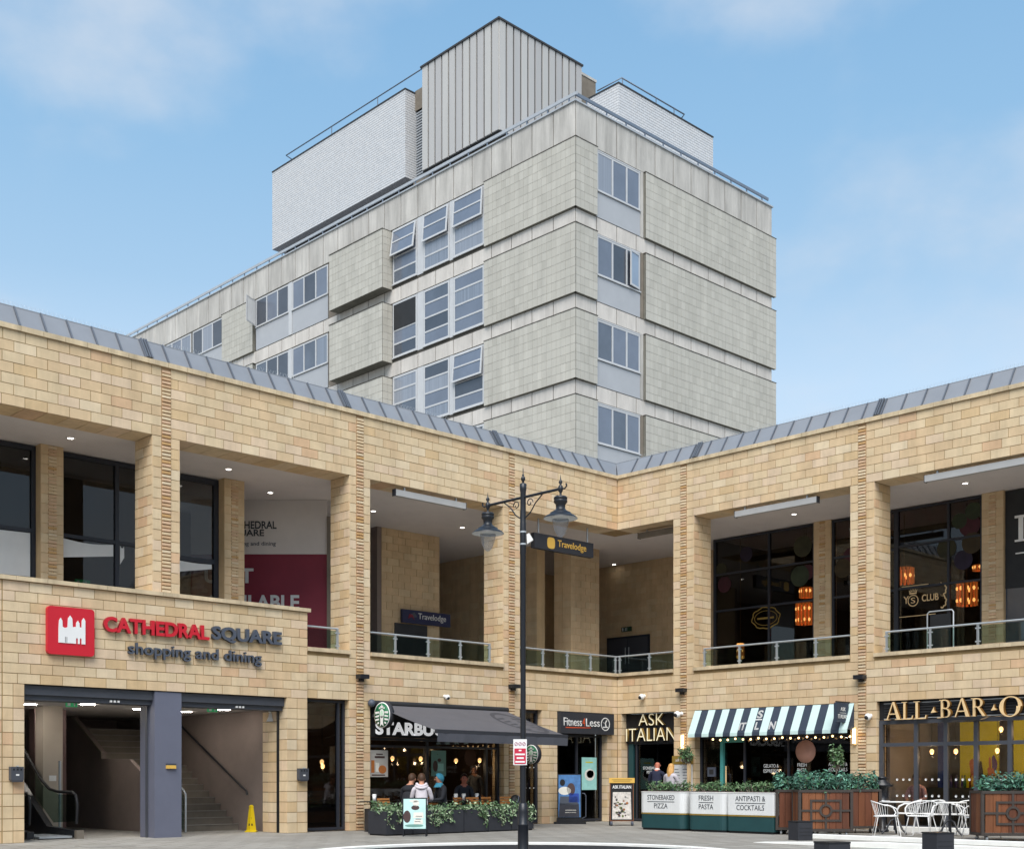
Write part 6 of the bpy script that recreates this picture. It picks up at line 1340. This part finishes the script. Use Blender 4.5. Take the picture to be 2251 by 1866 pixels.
    if hair:
        hm, kind = hair; hq = MB(); n = 14
        rings = [(t, .0) for t in (0, .22, .45, .66, .85, 1.0)]
        def cap(low_back, low_front, r=1.10):
            k = 16
            for i in range(7):
                for j in range(k):
                    pass
            vs = []
            for i in range(8):
                for j in range(k):
                    a = 2*math.pi*j/k; back = .5-.5*math.sin(a); end = low_front+(low_back-low_front)*back; th = end*i/7
                    vs.append(H+Vector((.084*r*math.sin(th)*math.cos(a), -.004+.104*r*math.sin(th)*math.sin(a), .01+.112*r*math.cos(th)))*s0)
            hq.add(vs, [(i*k+j, i*k+(j+1) % k, (i+1)*k+(j+1) % k, (i+1)*k+j) for i in range(7) for j in range(k)], 0, True)
        cap(R(118), R(52))
        if kind == 'long':
            for j in range(26):
                a = R(195+150*j/25); st_ = H+Vector((.088*math.cos(a), .104*math.sin(a)*1.0, -.0))*s0; hq.tube([H+Vector((.05*math.cos(a), .06*math.sin(a), .11))*s0, st_, st_+Vector((.012*math.cos(a), -.03, -.11))*s0, st_+Vector((-.01*math.cos(a), -.055+.01*math.sin(j*2), -.24-.02*math.sin(j*3)))*s0], [.016, .020, .018, .006], 5)
        hq.build('hair', hm, P, world=False)
    if scarf:
        sq = MB(); k = 18; vs = []
        for i in range(9):
            for j in range(k):
                a = 2*math.pi*j/k; back = .5-.5*math.sin(a); end = R(40)+(R(150)-R(40))*back**.6; th = end*i/8
                vs.append(H+Vector((.098*math.sin(th)*math.cos(a), -.012+.122*math.sin(th)*math.sin(a), .008+.125*math.cos(th)))*s0)
        sq.add(vs, [(i*k+j, i*k+(j+1) % k, (i+1)*k+(j+1) % k, (i+1)*k+j) for i in range(8) for j in range(k)], 0, True)
        sq.lathe([(.075, -.075), (.10, -.12), (.135, -.18)], H+Vector((0, -.015, -.02)), 16); sq.build('headscarf', scarf, P, world=False)
    if collar:
        cq = MB().lathe([(.066, .0), (.075, .035), (.062, .05)], V[nk]+Vector((0, -.004, -.025)), 16, axis=(0, lean*.5, 1)); cq.build('collar', collar, P, world=False)
    if hood:
        cq = MB(); N_ = V[nk]; k = 12
        for r_, dz in ((.125, -.035), (.105, .01)): cq.tube([N_+Vector((r_*math.cos(R(180+180*i/k)), -.02+r_*1.1*math.sin(R(180+180*i/k)), dz-.05*math.sin(R(180*i/k))))*s0 for i in range(k+1)], .036*s0, 7)
        cq.build('hood', hood, P, world=False)
    return P
def cl(n, c): return mat(n, c, .85, .12, 10, .15, 60)
jk = cl('cloth_black', '#22242a'); nv = cl('cloth_navy', '#20243a'); gy = cl('cloth_pale_grey', '#b9b4ba'); hoodc = cl('cloth_white', '#cfc9cf'); dt = cl('cloth_dark', '#2a2c33'); pk = cl('cloth_pink', '#b58d8b'); gr = cl('cloth_grey', '#6e7076'); bl = cl('cloth_jeans', '#39445c')
hbrown = mat('hair_brown', '#4a3323', .6, .25, 20); hdark = mat('hair_dark', '#2a1d17', .6, .25, 20); hblond = mat('hair_blond', '#c99a5a', .55, .25, 20); hgrey = mat('hair_grey', '#6a5d55', .6, .25, 20); tealsc = mat('scarf_teal', '#3f8ea6', .8, .35, 14)
person((-8.64, -1.12, 0), R(-70), 'person in black bent over a cafe table beside the white hooded top', 'sit', (skin, jk, dt, soot), (hbrown, 'short'), lean=.38)
person((-8.62, -1.66, 0), R(-42), 'person in a white hooded top seen from behind, above the pavement menu board', 'sit', (skin, hoodc, bl, soot), (hbrown, 'short'), lean=.22, hood=hoodc)
person((-7.86, -1.55, 0), R(72), 'woman in a teal headscarf and black coat sitting in profile', 'sit', (skin, jk, dt, soot), None, scarf=tealsc, lean=.12)
person((-6.53, -.75, 0), R(150), 'man in a dark top sitting against the coffee shop window', 'sit', (skin2, dt, dt, soot), (hdark, 'short'), lean=.10)
person((-4.72, .85, 0), R(140), 'grey clothed person standing inside the coffee shop doorway', 'stand', (skin, gr, dt, soot), (hgrey, 'long'), sc_=.88)
person((-.92, -2.20, 0), R(-62), 'bald man in a navy jacket and white collar reading the menu', 'forward', (skin2, nv, dt, soot), (hgrey, 'short') if False else None, lean=.22, sc_=.96, collar=white)
person((-1.0, -2.74, 0), R(-80), 'blonde woman in a pale grey jumper seen from behind at the menu', 'forward', (skin, gy, bl, soot), (hblond, 'long'), lean=.06, sc_=.91)
person((.75, -8.85, 0), R(100), 'person in a pink top sitting inside the bar behind the folding doors', 'sit', (skin, pk, dt, soot), (hbrown, 'short'), lean=.05)
sc.render.film_transparent = False
